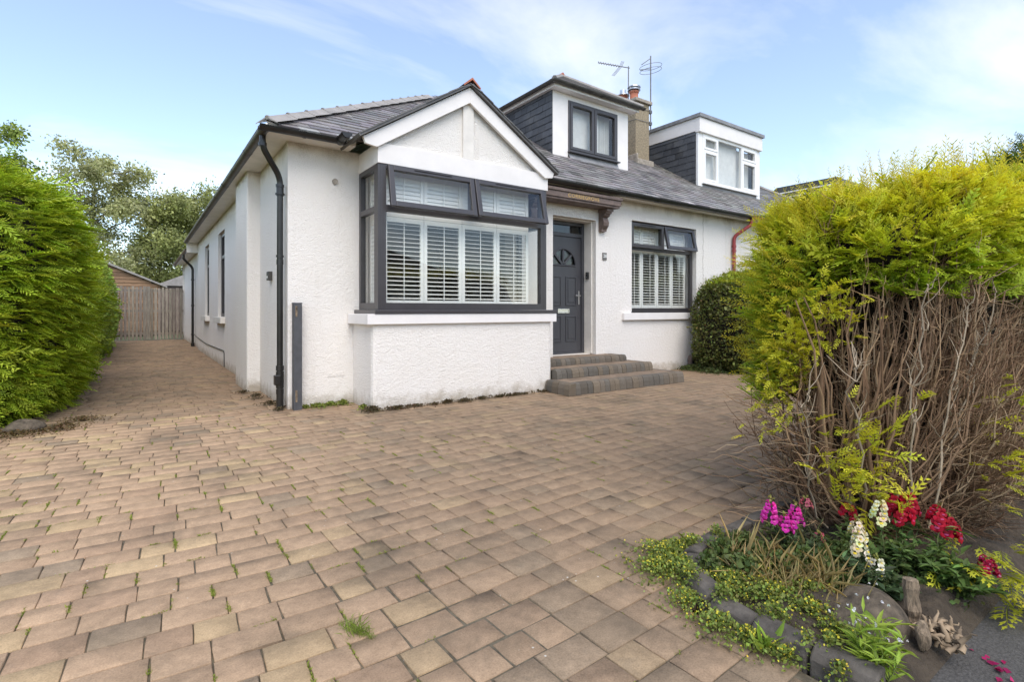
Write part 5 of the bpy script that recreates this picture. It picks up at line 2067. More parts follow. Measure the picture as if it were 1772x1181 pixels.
# ------------------------------------------------------------------ small fittings on and around the house
p = MB()
p.box(6.755, 6.855, YF - 0.020, YF - 0.002, 2.10, 2.23)
pq = p.build('house_number_plaque', MAT['plaque'], bevel=0.004)
tag(pq, 'small grey square plaque reading 28 on the wall right of the front door', 'plaque')
text_mesh('digits', '28', 0.085, (6.805, YF - 0.0215, 2.168), (R(90), 0, 0), MAT['letter'], pq, 0.001)
p = MB()
p.box(6.535, 6.574, YF + 0.145, YF + 0.20, 1.76, 1.88)
p.build('tmp', MAT['black'], bevel=0.004)
db = bpy.data.objects['tmp']
db.name = 'video_doorbell'
tag(db, 'slim black video doorbell on the door reveal', 'doorbell')
p = MB()
p.tube([(6.534, YF + 0.172, 1.79), (6.530, YF + 0.172, 1.79)], 0.014, 14)
p.build('push_button', MAT['steel'], db)
p = MB()
p.tube([(6.534, YF + 0.172, 1.85), (6.531, YF + 0.172, 1.85)], 0.009, 12)
p.build('camera_lens', MAT['plaque'], db)
p = MB()
p.box(1.405, 1.459, 7.60, 7.72, 1.60, 1.72)
o = tag(p.build('wall_box', MAT['gutter_g'], bevel=0.006), 'small grey switch box on the side wall left of the drainpipe', 'switch box')
p = MB()
p.box(1.401, 1.4045, 7.635, 7.685, 1.63, 1.66)
p.build('switch_label', MAT['letter'], o)
p = MB()
p.cur = (1, 1, 1)
p.box(1.505, 1.598, 6.60, 6.712, -0.03, 1.275)
post = tag(p.build('gate_post', MAT['postwood'], bevel=0.006), 'dark grey wooden gate post against the front corner of the house', 'post')
for z0, z1 in ((1.12, 1.25), (0.10, 0.24)):
    p = MB()
    p.box(1.520, 1.542, 6.594, 6.5985, z0, z1)
    p.build('bare_wood_scar', MAT['bark'], post)
p = MB()
p.box(1.503, 1.600, 6.598, 6.714, 1.2755, 1.290)
p.build('post_cap', MAT['postwood'], post, bevel=0.003)
p = MB()
p.box(9.43, 9.83, YF - 0.13, YF - 0.003, 0.26, 0.80)
mbx = tag(p.build('meter_box', MAT['meter'], bevel=0.012), 'cream plastic meter box low on the wall by the dark shrub', 'meter box')
p = MB()
p.box(9.455, 9.805, YF - 0.140, YF - 0.1305, 0.285, 0.775)
p.build('meter_door', MAT['meter'], mbx, bevel=0.006)
p = MB()
p.tube([(9.60, YF - 0.06, 0.259), (9.60, YF - 0.06, -0.02)], 0.025, 8)
p.build('meter_pipe', MAT['chim_cap'], mbx)
p = MB()
p.prism([(9.18, YF - 0.02, 0.0), (9.38, YF - 0.02, 0.0), (9.38, YF - 0.02, 0.20), (9.34, YF - 0.02, 0.27), (9.22, YF - 0.02, 0.27), (9.18, YF - 0.02, 0.20)], (0, -0.10, 0))
o = tag(p.build('pipe_hood', MAT['canopy'], bevel=0.012), 'small brown hood at the foot of the wall under the meter box', 'vent hood')
p = MB()
p.tube([(9.27, YF - 0.121, 0.10), (9.27, YF - 0.128, 0.10)], 0.055, 14)
p.build('vent_mouth', MAT['black'], o)

# aerials on the chimney
Rv = Vector((-0.8151, 0.5793, 0))
ae = empty('yagi_aerial', (10.40, 9.40, 6.5), 'television aerial with toothed boom on the chimney', 'aerial')
a = MB()
m0 = Vector((10.40, 9.40, 6.55))
a.tube([m0, m0 + Vector((0.01, 0, 1.02))], 0.014, 6)
a.build('mast', MAT['aerial'], ae)
b0 = m0 + Vector((0, 0, 0.98))
bd = (Rv * 0.985 + Vector((0, 0, 0.17))).normalized()
a = MB()
a.tube([b0 - bd * 0.04, b0 + bd * 0.80], 0.011, 6)
a.build('boom', MAT['aerial'], ae)
crossd = Vector((0.5793, 0.8151, 0)) * 0.75 + Vector((0, 0, 0.66))
for i in range(9):
    a = MB()
    c = b0 + bd * (0.26 + 0.065 * i)
    l_ = 0.095
    a.tube([c - crossd * l_, c + crossd * l_], 0.010, 5)
    a.build('director', MAT['aerial'], ae)
for s_ in (1, -1):
    a = MB()
    c = b0 + bd * 0.20
    dd = (Vector((0.5793, 0.8151, 0)) * 0.15 + Vector((0, 0, s_ * 1.0)) + bd * (0.75 if s_ < 0 else -0.4)).normalized()
    for q in (-0.03, 0.0, 0.03):
        a.tube([c + bd * q, c + bd * q + dd * (0.30 if s_ < 0 else 0.16)], 0.006, 5)
    a.build('reflector', MAT['aerial'], ae)
ha = empty('halo_aerial', (10.78, 8.98, 5.9), 'looped radio aerial on a tall mast beside the chimney', 'aerial')
a = MB()
a.tube([(10.78, 8.98, 5.85), (10.78, 8.98, 7.78)], 0.017, 6)
a.build('mast', MAT['aerial'], ha)
for zc, k in ((7.50, 1.0), (7.40, 0.98)):
    a = MB()
    pts = []
    for i in range(33):
        t = 2 * math.pi * i / 32
        pts.append(Vector((10.78, 8.98, zc)) + Vector((math.cos(t) * 0.28 * k + 0.0, math.sin(t) * 0.28 * k, 0.0)) + Vector((0, 0, 0.05 * math.cos(t))))
    a.tube(pts, 0.006, 5)
    a.build('loop', MAT['aerial'], ha)
a = MB()
a.tube([(10.78, 8.98, 7.45), Vector((10.78, 8.98, 7.42)) + Rv * 0.28], 0.010, 5)
a.tube([(10.78, 8.98, 7.72), Vector((10.78, 8.98, 7.55)) + Rv * 0.24], 0.010, 5)
a.build('arm', MAT['aerial'], ha)
a = MB()
for z in (6.32, 6.02):
    a.tube([(10.80, 8.95, z), (10.66, 8.945, z), (10.18, 8.945, z - 0.01), (10.175, 9.2, z)], 0.006, 5)
    a.box(10.70, 10.80, 8.95, 9.02, z - 0.04, z + 0.04)
a.build('lashing_bracket', MAT['aerial'], ha)

# ------------------------------------------------------------------ gate and sheds down the drive
gt = empty('wooden_gate', (0.35, 25.25, 0), 'weathered grey slatted timber gate closing the side drive', 'gate')
GX0, GX1, GY = -0.85, 1.47, 25.25
nb = 19
for i in range(nb):
    x = GX0 + (GX1 - GX0) * i / nb
    b = MB()
    k = r_.uniform(0.75, 1.2)
    b.cur = (k, k * r_.uniform(0.96, 1.02), k * r_.uniform(0.92, 1.02))
    b.box(x, x + (0.088 if i not in (8, 9) else 0.112), GY - 0.02 + r_.uniform(-0.004, 0.004), GY, 0.03 + r_.uniform(0, 0.02), 2.13 + r_.uniform(-0.03, 0.015) - (0.03 if i > 9 else 0))
    b.build('board', MAT['timber'], gt)
for z in (0.22, 1.12, 1.92):
    b = MB()
    b.cur = (0.8, 0.8, 0.78)
    b.box(GX0, GX1, GY + 0.002, GY + 0.045, z, z + 0.10)
    b.build('rail', MAT['timber'], gt)
sh = empty('timber_shed', (-1.2, 31, 0), 'brown timber shed with a low gable roof behind the gate', 'shed')
b = MB()
b.cur = (1, 1, 1)
b.box(-3.5, 0.85, 31.05, 35, 0, 2.36)
b.prism([(-3.5, 31.05, 2.361), (0.85, 31.05, 2.361), (-1.32, 31.05, 3.35)], (0, 3.95, 0))
b.build('frame_wall', MAT['shedwood'], sh)
for i in range(19):
    z = 0.2 + i * 0.165
    half = 2.15 if z < 2.3 else max(0.1, 2.15 * (3.36 - z) / 1.0)
    b = MB()
    k = r_.uniform(0.7, 1.35)
    b.cur = (k, k, k)
    z1 = min(z + 0.16, 3.3)
    b.add([(-1.32 - half, 31.0, z), (-1.32 + half, 31.0, z), (-1.32 + half * 0.95, 31.03, z1), (-1.32 - half * 0.95, 31.03, z1), (-1.32 - half, 31.04, z), (-1.32 + half, 31.04, z)], [(0, 1, 2, 3), (4, 5, 1, 0)])
    b.build('weatherboard', MAT['shedwood'], sh)
for s_ in (1, -1):
    b = MB()
    b.prism([(-1.32, 30.85, 3.40), (-1.32 + s_ * 2.45, 30.85, 2.30), (-1.32 + s_ * 2.45, 30.85, 2.38), (-1.32, 30.85, 3.50)], (0, 4.3, 0))
    b.build('roof_slope', MAT['ridge'], sh)
s2 = empty('pale_shed', (3.0, 36, 0), 'low shed with a pale roof half hidden behind the gate', 'shed')
b = MB()
b.box(0.9, 4.4, 36, 39, 0, 2.6)
b.build('wall', MAT['canopy'], s2)
b = MB()
b.prism([(0.7, 35.8, 2.6), (4.6, 35.8, 2.6), (2.65, 35.8, 3.5)], (0, 3.4, 0))
b.build('roof', MAT['ridge'], s2)

# house over the road: it shows in the window glass
oh = empty('opposite_house', (8, -14, 0), 'bungalow across the street seen reflected in the bay window', 'house')
TILE = simple('dark_roof_tile', (0.035, 0.033, 0.032), 0.9, var=0.4, vscale=6)
b = MB()
b.box(1.0, 16.0, -20, -13, -0.06, 2.3)
b.build('wall', simple('brown_brick', (0.16, 0.11, 0.08), 0.9, var=0.3), oh)
b = MB()
b.add([(0.6, -20.4, 2.31), (0.6, -12.6, 2.31), (16.4, -12.6, 2.31), (16.4, -20.4, 2.31), (4.5, -16.5, 4.9), (11.0, -16.5, 4.9)], [(0, 1, 4), (1, 2, 5, 4), (2, 3, 5), (3, 0, 4, 5), (0, 3, 2, 1)])
b.build('roof', TILE, oh)
for x0 in (4.4, 12.2):
    b = MB()
    b.box(x0, x0 + 1.8, -12.998, -12.93, 0.8, 1.9)
    b.build('window', MAT['gutter'], oh)
rh = empty('roadside_hedge', (8, -8.6, 0), 'clipped hedge across the street seen reflected in the windows', 'hedge')
se5 = SE((7, -9.2, 0.6), (9.0, 0.5, 0.75), 6, 4, 0.04, 2, 9)
se5.hull(1.0, 'foliage', simple('hedge_green', (0.10, 0.14, 0.03), 0.9, var=0.5, vscale=9, bscale=14, bdist=0.1), rh)

# ------------------------------------------------------------------ flower bed
fb = MB()
seg = 24
ring = [(1.93, 0.74), (1.92, 1.10), (1.96, 1.29), (2.05, 1.42), (2.18, 1.50), (2.36, 1.54), (9.0, 1.54), (9.0, 0.70), (2.9, 0.66), (2.35, 0.70)]
nx, ny = 60, 22
pts = []
for j_ in range(ny):
    for i in range(nx):
        x = 1.86 + (i / (nx - 1)) ** 1.6 * 7.0
        y = 0.62 + 0.98 * j_ / (ny - 1)
        z = 0.03 + 0.03 * math.sin(x * 9 + y * 4) * math.sin(y * 11) + 0.02 * math.sin(x * 23) * math.cos(y * 19)
        e = min((x - 1.86) / 0.1, (1.60 - y) / 0.08, (y - 0.62) / 0.1)
        z = z * max(0, min(1, e)) - 0.04 * (1 - max(0, min(1, e)))
        if x < 2.3 and y > 1.3:     # rounded corner
            dd = math.hypot(x - 2.3, y - 1.3)
            if dd > 0.36:
                z = -0.06
        pts.append((x, y, z))
fb.add(pts, [(j_ * nx + i, j_ * nx + i + 1, (j_ + 1) * nx + i + 1, (j_ + 1) * nx + i) for j_ in range(ny - 1) for i in range(nx - 1)])
bed = tag(fb.build('flower_bed', MAT['soil'], smooth=True), 'raised soil bed edged with charcoal kerb blocks', kind='structure')
kp = [(1.875, 0.66), (1.862, 0.86), (1.858, 1.06), (1.885, 1.25), (1.97, 1.42), (2.12, 1.535), (2.30, 1.585), (2.50, 1.60), (2.70, 1.605), (2.90, 1.605), (3.10, 1.605), (3.30, 1.605), (3.5, 1.605)]
for i, (a_, b_) in enumerate(zip(kp, kp[1:])):
    a_, b_ = Vector((*a_, 0)), Vector((*b_, 0))
    d = (b_ - a_)
    L = d.length - 0.008
    d.normalize()
    n = Vector((d.y, -d.x, 0))        # towards the bed (right of travel)
    O = a_ + d * 0.004 - n * 0.055 + Vector((0, 0, r_.uniform(-0.014, 0.008))) + n * r_.uniform(-0.008, 0.008)
    h = 0.062
    prof = [(0.012, -0.05), (0.012, 0.028), (0.028, 0.050), (0.055, h), (0.105, h), (0.105, -0.05)]
    k_ = MB()
    k_.prism([O + n * p_ + Vector((0, 0, q)) for p_, q in prof], d * L)
    k_.build('kerb_stone', MAT['kerb'], bed, bevel=0.007)

stone('boulder', (2.26, 0.85, 0.005), (0.185, 0.14, 0.125), MAT['rock'], 12, 'big smooth brown boulder at the front of the flower bed', 'stone', sub=4)
lg = MB()
pp = wander(np.array((2.385, 0.735, -0.02)), np.array((2.392, 0.75, 0.175)), np.array((0, 0, 0)), 8, 0.003)
lg.tube([tuple(q) for q in pp], [0.026 * (1 + 0.12 * math.sin(i * 2.3)) for i in range(8)], 9)
tag(lg.build('log_stub', MAT['bark']), 'short upright piece of split log behind the boulder', 'log')
dw_ = empty('driftwood', (2.33, 0.645, 0), 'gnarled pale piece of root wood lying on the tarmac edge', 'driftwood')
stp = stone('root_crown', (2.262, 0.672, 0.045), (0.034, 0.028, 0.052), MAT['bark'], 38, None, None, sub=3)
stp.parent = dw_
stp.location = Vector((2.262, 0.672, 0.045)) - Vector((2.33, 0.645, 0))
P_ = []
for i in range(46):
    a0 = np.array((2.29 + rng.uniform(0, 0.09), 0.645 + rng.normal(0, 0.03), rng.uniform(0.0, 0.06)))
    d = np.array((rng.uniform(-0.2, 1.0), rng.normal(-0.2, 0.5), rng.uniform(-0.25, 0.7)))
    e = a0 + unit(d[None])[0] * rng.uniform(0.03, 0.075)
    e[2] = max(0.0, e[2])
    P_.append((wander(a0, e, np.array((0, 0, 0.02)), 6, 0.004), np.linspace(rng.uniform(0.005, 0.014), 0.002, 6), np.array((0.30, 0.22, 0.14)) * rng.uniform(0.45, 1.3)))
V, Q, Cc = tubes(P_, 6)
np_mesh('roots', V, None, Q, Cc, MAT['twig'], dw_, smooth=True)


# ---- snapdragons
def flower_temp(seed):
    """one two-lipped flower of unit size opening along +Y: tube, two upper and three lower lobes, throat"""
    r_ = random.Random(seed)
    V, T, P = [], [], []

    def petal(a, L, wd, lift, t):
        b = len(V)
        ca, sa = math.cos(a), math.sin(a)
        for (u, s, y) in ((0.12, -0.4, 0.30), (0.12, 0.4, 0.30), (0.55 * L, 1.0, 0.62 + lift), (0.55 * L, -1.0, 0.62 + lift), (L, 0.55, 0.50 + lift * 1.5), (L, -0.55, 0.50 + lift * 1.5)):
            x_, z_ = u * ca - s * wd * sa, u * sa + s * wd * ca
            V.append((x_, y, z_))
            P.append(t)
        T.extend([(b, b + 1, b + 2), (b, b + 2, b + 3), (b + 3, b + 2, b + 4), (b + 3, b + 4, b + 5)])

    for a, L, wd in ((60, 0.62, 0.30), (120, 0.62, 0.30), (215, 0.58, 0.27), (270, 0.55, 0.27), (325, 0.58, 0.27)):
        petal(R(a + r_.uniform(-8, 8)), L * r_.uniform(0.85, 1.15), wd, r_.uniform(-0.12, 0.12), 0.0)
    b = len(V)
    for k in range(6):
        t = 2 * math.pi * k / 6
        V.append((0.16 * math.cos(t), 0.0, 0.16 * math.sin(t)))
        P.append(0.0)
        V.append((0.22 * math.cos(t), 0.45, 0.22 * math.sin(t)))
        P.append(0.0)
    for k in range(6):
        i0, i1, j0, j1 = b + 2 * k, b + 2 * k + 1, b + 2 * ((k + 1) % 6), b + 2 * ((k + 1) % 6) + 1
        T.extend([(i0, j0, i1), (i1, j0, j1)])
    b = len(V)
    for p in ((-0.22, 0.50, -0.05), (0.22, 0.50, -0.05), (0.14, 0.66, -0.22), (-0.14, 0.66, -0.22), (0, 0.72, -0.1)):
        V.append(p)
        P.append(1.0)
    T.extend([(b, b + 1, b + 4), (b + 1, b + 2, b + 4), (b + 2, b + 3, b + 4), (b + 3, b, b + 4)])
    return np.array(V), np.array(T), np.array(P)


FT = [flower_temp(i) for i in range(6)]


def snapdragon(label, base, spikes, petal, throat, leaf_col, n_stems=9, spread=0.09, hgt=0.2, leaf=0.045, nleaf=26):
    t = empty('snapdragon', (base[0], base[1], 0.0), label, 'flower', 'snapdragons in the flower bed')
    b = np.array((base[0], base[1], 0.02))
    P_, LP, LA = [], [], []
    tops = [np.array(s[0]) for s in spikes]
    for i in range(n_stems):
        if i < len(tops):
            e = tops[i].copy()
        else:
            a = rng.uniform(0, 6.28)
            e = b + np.array((math.cos(a) * spread * rng.uniform(0.3, 1.2), math.sin(a) * spread * rng.uniform(0.3, 1.2), hgt * rng.uniform(0.45, 1.0)))
        s0 = b + rng.normal(0, 0.015, 3) * (1, 1, 0)
        pp = wander(s0, e, np.array((0, 0, 0.02)), 9, 0.004)
        P_.append((pp, np.linspace(0.0035, 0.0018, 9), np.array((0.10, 0.12, 0.04))))
        for k in range(nleaf):
            u = rng.uniform(0.05, 0.97 if i >= len(tops) else 0.78)
            q = pp[int(u * 8)] * (1 - (u * 8) % 1) + pp[min(8, int(u * 8) + 1)] * ((u * 8) % 1)
            a = k * 2.399
            LP.append(q)
            LA.append((math.cos(a), math.sin(a), rng.uniform(0.1, 0.9)))
    V, Q, Cc = tubes(P_, 5)
    np_mesh('stems', V, None, Q, Cc, MAT['twig'], t)
    LP, LA = np.array(LP), np.array(LA)
    n = len(LP)
    V, T, Cc = scatter(BL, LP, LA, np.array((0, 0, 1.0))[None] + rng.normal(0, 0.3, (n, 3)), leaf * np.exp(rng.normal(0, 0.22, n)), jitter(leaf_col, n, 0.28, 0.07))
    np_mesh('leaves', V, T, None, Cc, MAT['leaf'], t)
    for (c, h, nf, s_) in spikes:
        c = np.array(c)
        k = np.arange(nf)
        u = (k + 0.5) / nf
        a = k * 2.2 + rng.uniform(0, 6)
        rad = 0.016 * (1.1 - 0.6 * u)
        p = c + np.stack([np.cos(a) * rad, np.sin(a) * rad, (u - 0.5) * h], 1)
        ax = np.stack([np.cos(a), np.sin(a), 0.25 + 0.5 * u], 1) + np.array((-0.4, -0.45, 0))[None]
        V, T, Cc = scatter(FT, p, ax, np.tile((0, 0, 1.0), (nf, 1)), s_ * (1.1 - 0.45 * u), jitter(petal, nf, 0.2, 0.08), jitter(throat, nf, 0.1, 0.03), 1.0)
        np_mesh('flower_spike', V, T, None, Cc, MAT['petal'], t)
        nb_ = 9
        ub = np.linspace(0, 1, nb_)
        pb = c + np.stack([rng.normal(0, 0.004, nb_), rng.normal(0, 0.004, nb_), h * 0.5 + ub * h * 0.40], 1)
        V, T, Cc = scatter(LCR, pb, rand_unit(nb_) + np.array((0, 0, 0.8)), rand_unit(nb_), np.full(nb_, 0.014), jitter((0.30, 0.30, 0.08), nb_))
        np_mesh('buds', V, T, None, Cc, MAT['leaf'], t)
    return t


DARKLEAF, MIDLEAF = (0.050, 0.075, 0.030), (0.105, 0.165, 0.048)
snapdragon('magenta snapdragon with dark stems by the kerb', (2.50, 1.22), [((2.46, 1.33, 0.235), 0.085, 12, 0.034), ((2.56, 1.26, 0.215), 0.075, 12, 0.034), ((2.50, 1.28, 0.185), 0.06, 10, 0.034)], (0.62, 0.035, 0.36), (0.70, 0.12, 0.45), DARKLEAF, 12, 0.12, 0.17, 0.032, 30)
snapdragon('small pink budding snapdragon beside the magenta one', (2.64, 1.24), [((2.66, 1.26, 0.255), 0.035, 6, 0.024), ((2.60, 1.17, 0.14), 0.02, 4, 0.02)], (0.55, 0.12, 0.16), (0.55, 0.3, 0.2), (0.06, 0.06, 0.035), 10, 0.11, 0.20, 0.028, 28)
snapdragon('tall cream snapdragon spike at the front of the hedge', (2.70, 0.93), [((2.77, 0.985, 0.275), 0.085, 13, 0.034)], (0.78, 0.72, 0.50), (0.80, 0.62, 0.06), MIDLEAF, 9, 0.09, 0.17)
snapdragon('cream snapdragon with two drooping spikes above the boulder', (2.50, 0.94), [((2.565, 1.00, 0.235), 0.07, 10, 0.034), ((2.52, 0.975, 0.185), 0.075, 12, 0.036)], (0.78, 0.72, 0.52), (0.80, 0.62, 0.06), (0.07, 0.11, 0.045), 11, 0.10, 0.13)
snapdragon('low cream snapdragon nearest the boulder', (2.50, 0.86), [((2.53, 0.91, 0.12), 0.05, 7, 0.034)], (0.80, 0.74, 0.58), (0.80, 0.62, 0.06), (0.07, 0.11, 0.045), 8, 0.08, 0.09)
snapdragon('small crimson snapdragon behind the cream spikes', (2.80, 1.10), [((2.865, 1.155, 0.205), 0.05, 9, 0.036)], (0.34, 0.008, 0.024), (0.40, 0.04, 0.08), MIDLEAF, 6, 0.08, 0.14)
snapdragon('crimson snapdragon cluster left of the bare stem', (2.80, 0.90), [((2.90, 0.965, 0.285), 0.07, 12, 0.046), ((2.93, 0.925, 0.29), 0.08, 13, 0.046), ((2.87, 0.93, 0.255), 0.05, 9, 0.044)], (0.36, 0.008, 0.024), (0.45, 0.04, 0.12), MIDLEAF, 14, 0.12, 0.20, 0.05)
snapdragon('crimson snapdragon cluster right of the bare stem', (2.80, 0.80), [((2.935, 0.815, 0.265), 0.07, 12, 0.046), ((2.955, 0.785, 0.225), 0.07, 12, 0.046)], (0.36, 0.008, 0.024), (0.45, 0.06, 0.18), (0.12, 0.19, 0.05), 16, 0.13, 0.18, 0.055)
snapdragon('fading crimson snapdragon low beside the golden fronds', (2.78, 0.70), [((2.905, 0.64, 0.125), 0.055, 11, 0.036), ((2.87, 0.655, 0.10), 0.04, 8, 0.034)], (0.42, 0.012, 0.06), (0.55, 0.22, 0.36), (0.12, 0.19, 0.05), 14, 0.12, 0.10, 0.055)

# ---- bright lance-leaved weed at the kerb end
wl = empty('lance_leaf_plant', (1.96, 0.735, 0), 'bright green lance-leaved plant in front of the boulder', 'plant')
P_, LP, LA = [], [], []
for i in range(20):
    a = rng.uniform(0, 6.28)
    b = np.array((1.99, 0.735, 0.0)) + rng.normal(0, 0.028, 3) * (1.3, 1, 0)
    e = b + np.array((math.cos(a) * 0.05, math.sin(a) * 0.05, rng.uniform(0.06, 0.17)))
    pp = wander(b, e, np.zeros(3), 7, 0.003)
    P_.append((pp, np.linspace(0.003, 0.0015, 7), np.array((0.20, 0.26, 0.06))))
    for k in range(11):
        LP.append(pp[rng.integers(1, 7)])
        aa = rng.uniform(0, 6.28)
        LA.append((math.cos(aa), math.sin(aa), rng.uniform(0.25, 1.3)))
V, Q, Cc = tubes(P_, 5)
np_mesh('stems', V, None, Q, Cc, MAT['twig'], wl)
n = len(LP)
V, T, Cc = scatter([blade(0.085, 0.30, 0.04)], np.array(LP), np.array(LA), np.array((0, 0, 1.0))[None] + rng.normal(0, 0.3, (n, 3)), 0.070 * np.exp(rng.normal(0, 0.25, n)), jitter((0.27, 0.38, 0.05), n, 0.2, 0.05), jitter((0.36, 0.46, 0.07), n, 0.1), 0.7)
np_mesh('leaves', V, T, None, Cc, MAT['leaf'], wl)
m_ = 26
V, T, Cc = scatter(FT, np.array((1.99, 0.74, 0.17)) + rng.normal(0, 1, (m_, 3)) * (0.055, 0.045, 0.05), rand_unit(m_), rand_unit(m_), np.full(m_, 0.009), jitter((0.72, 0.72, 0.75), m_, 0.05, 0.03))
np_mesh('tiny_flowers', V, T, None, Cc, MAT['petal'], wl)['kind'] = 'stuff'
ws = empty('lance_leaf_plant', (1.80, 0.99, 0), 'single green lance-leaved seedling rooted beside the kerb stones', 'plant')
n = 12
V, T, Cc = scatter([blade(0.10, 0.25, 0.04)], np.tile((1.795, 0.985, 0.0), (n, 1)) + rng.normal(0, 0.008, (n, 3)) * (1, 1, 0), np.stack([rng.normal(0, 0.5, n), rng.normal(0, 0.5, n), np.full(n, 0.9)], 1), rand_unit(n), 0.085 * np.exp(rng.normal(0, 0.2, n)), jitter((0.28, 0.38, 0.06), n, 0.15))
np_mesh('leaves', V, T, None, Cc, MAT['leaf'], ws)


# ---- ground cover, dry grass and weeds: nobody could count them
def cover(name, label, blobs, n, size, col, flower=None, nf=0, up=0.5):
    Pp = []
    wts = np.array([b_[3] for b_ in blobs], float)
    pick = rng.choice(len(blobs), n, p=wts / wts.sum())
    B = np.array([b_[:3] for b_ in blobs], float)
    H = np.array([b_[4] for b_ in blobs], float)
    p = np.zeros((n, 3))
    rad = np.minimum(np.abs(rng.normal(0, 0.62, n)), 1.7) * B[pick, 2]
    a = rng.uniform(0, 6.28, n)
    p[:, 0] = B[pick, 0] + np.cos(a) * rad
    p[:, 1] = B[pick, 1] + np.sin(a) * rad
    p[:, 2] = 0.006 + H[pick] * np.clip(1.05 - (rad / B[pick, 2]) ** 2 * 0.6, 0.08, 1) * rng.random(n) ** 0.6
    ax = rand_unit(n) + np.array((0, 0, up))
    parts = [scatter(LCR, p, ax, np.array((0, 0, 1.0))[None] + rng.normal(0, 0.5, (n, 3)), size * np.exp(rng.normal(0, 0.25, n)), jitter(col, n, 0.3, 0.08))]
    if nf:
        k = rng.choice(n, nf)
        q = p[k] + np.array((0, 0, 0.012))
        parts.append(scatter(LCR, q, rand_unit(nf), np.array((0, 0, 1.0))[None] + rng.normal(0, 0.6, (nf, 3)), np.full(nf, size * 0.75), jitter(flower, nf, 0.15, 0.04)))
    V, T, Cc = merge(parts)
    return tag(np_mesh(name, V, T, None, Cc, MAT['leaf']), label, kind='stuff')


YF_ = (0.72, 0.62, 0.06)
cover('ground_cover_weeds', 'yellow-flowered creeping weeds spilling over the kerb stones',
      [(2.07, 1.64, 0.14, 3, 0.05), (1.93, 1.56, 0.12, 2, 0.045), (2.18, 1.62, 0.10, 2, 0.05), (2.02, 1.50, 0.10, 1.6, 0.06), (1.80, 1.32, 0.09, 1.2, 0.05), (1.77, 1.16, 0.08, 1.5, 0.045), (1.78, 1.04, 0.07, 1.2, 0.045), (1.80, 0.92, 0.06, 0.7, 0.04), (1.93, 1.40, 0.09, 1.2, 0.10), (1.90, 1.22, 0.06, 0.7, 0.10), (1.92, 1.02, 0.07, 0.9, 0.10), (2.20, 1.58, 0.08, 1.2, 0.09), (2.38, 1.56, 0.07, 0.6, 0.10),
       (2.05, 1.28, 0.15, 3, 0.07), (2.10, 1.12, 0.15, 3, 0.07), (2.12, 0.98, 0.13, 2.2, 0.06), (2.25, 1.05, 0.12, 1.6, 0.07), (2.25, 1.25, 0.12, 1.2, 0.08), (1.86, 0.88, 0.05, 0.4, 0.1), (1.90, 0.82, 0.06, 0.6, 0.10), (2.05, 0.86, 0.08, 1.0, 0.06), (2.4, 0.9, 0.08, 0.6, 0.06), (1.84, 0.76, 0.05, 0.5, 0.06)], 15000, 0.0125, (0.20, 0.25, 0.055), YF_, 1800)
cover('leafy_weeds', 'darker leafy weeds and seedlings between the snapdragons',
      [(2.35, 1.40, 0.14, 2, 0.12), (2.22, 1.42, 0.10, 1.4, 0.12), (2.18, 1.30, 0.12, 1.2, 0.10), (2.08, 1.40, 0.08, 0.8, 0.10), (2.3, 1.22, 0.12, 1.2, 0.11), (2.45, 1.15, 0.16, 2.5, 0.12), (2.40, 0.98, 0.12, 1.5, 0.08), (2.62, 1.10, 0.16, 2, 0.12), (2.66, 1.35, 0.15, 1.5, 0.10), (2.7, 0.8, 0.12, 1, 0.05)], 5600, 0.022, (0.11, 0.15, 0.045))
cover('moss_and_litter', 'brown moss and leaf litter along the foot of the bay wall',
      [(2.24, 6.02, 0.10, 2, 0.05)] + [(x_ * 0.1 + rnd.uniform(-0.04, 0.04), 5.985 + rnd.uniform(-0.03, 0.01), rnd.uniform(0.05, 0.11), max(0.05, rnd.gauss(0.45, 0.3)) * (1.25 - 0.17 * (x_ * 0.1 - 2)), rnd.uniform(0.012, 0.035)) for x_ in range(23, 49)] + [(1.36, 7.2, 0.14, 1, 0.03), (1.30, 7.8, 0.12, 0.9, 0.05), (1.22, 8.4, 0.10, 0.6, 0.03), (1.35, 6.7, 0.08, 0.5, 0.03)], 4200, 0.020, (0.10, 0.075, 0.04))
cover('moss_tufts', 'green moss tufts in the corner between front wall and bay',
      [(1.80, 6.66, 0.10, 1.5, 0.035), (1.95, 6.67, 0.09, 1.5, 0.04), (2.10, 6.64, 0.09, 1.2, 0.05), (2.2, 6.2, 0.05, 0.6, 0.05), (1.66, 6.67, 0.06, 0.5, 0.03)], 1500, 0.02, (0.20, 0.24, 0.05))
cover('shrub_litter', 'low leaves and litter under the dark boundary shrub',
      [(8.9, 5.95, 0.25, 1, 0.06), (9.1, 6.35, 0.3, 2, 0.1), (9.3, 5.6, 0.3, 1, 0.05), (9.0, 6.5, 0.2, 1, 0.08)], 2500, 0.035, (0.10, 0.13, 0.04))
cover('hedge_litter', 'dry brown litter along the foot of the green conifer hedge',
      [(-1.3, 6.85, 0.25, 1.5, 0.03), (-0.95, 6.80, 0.25, 1.5, 0.03), (-0.65, 6.9, 0.2, 1.2, 0.04), (-0.5, 7.3, 0.2, 1, 0.03), (-1.6, 6.8, 0.2, 1, 0.03)], 2200, 0.022, (0.15, 0.105, 0.05))


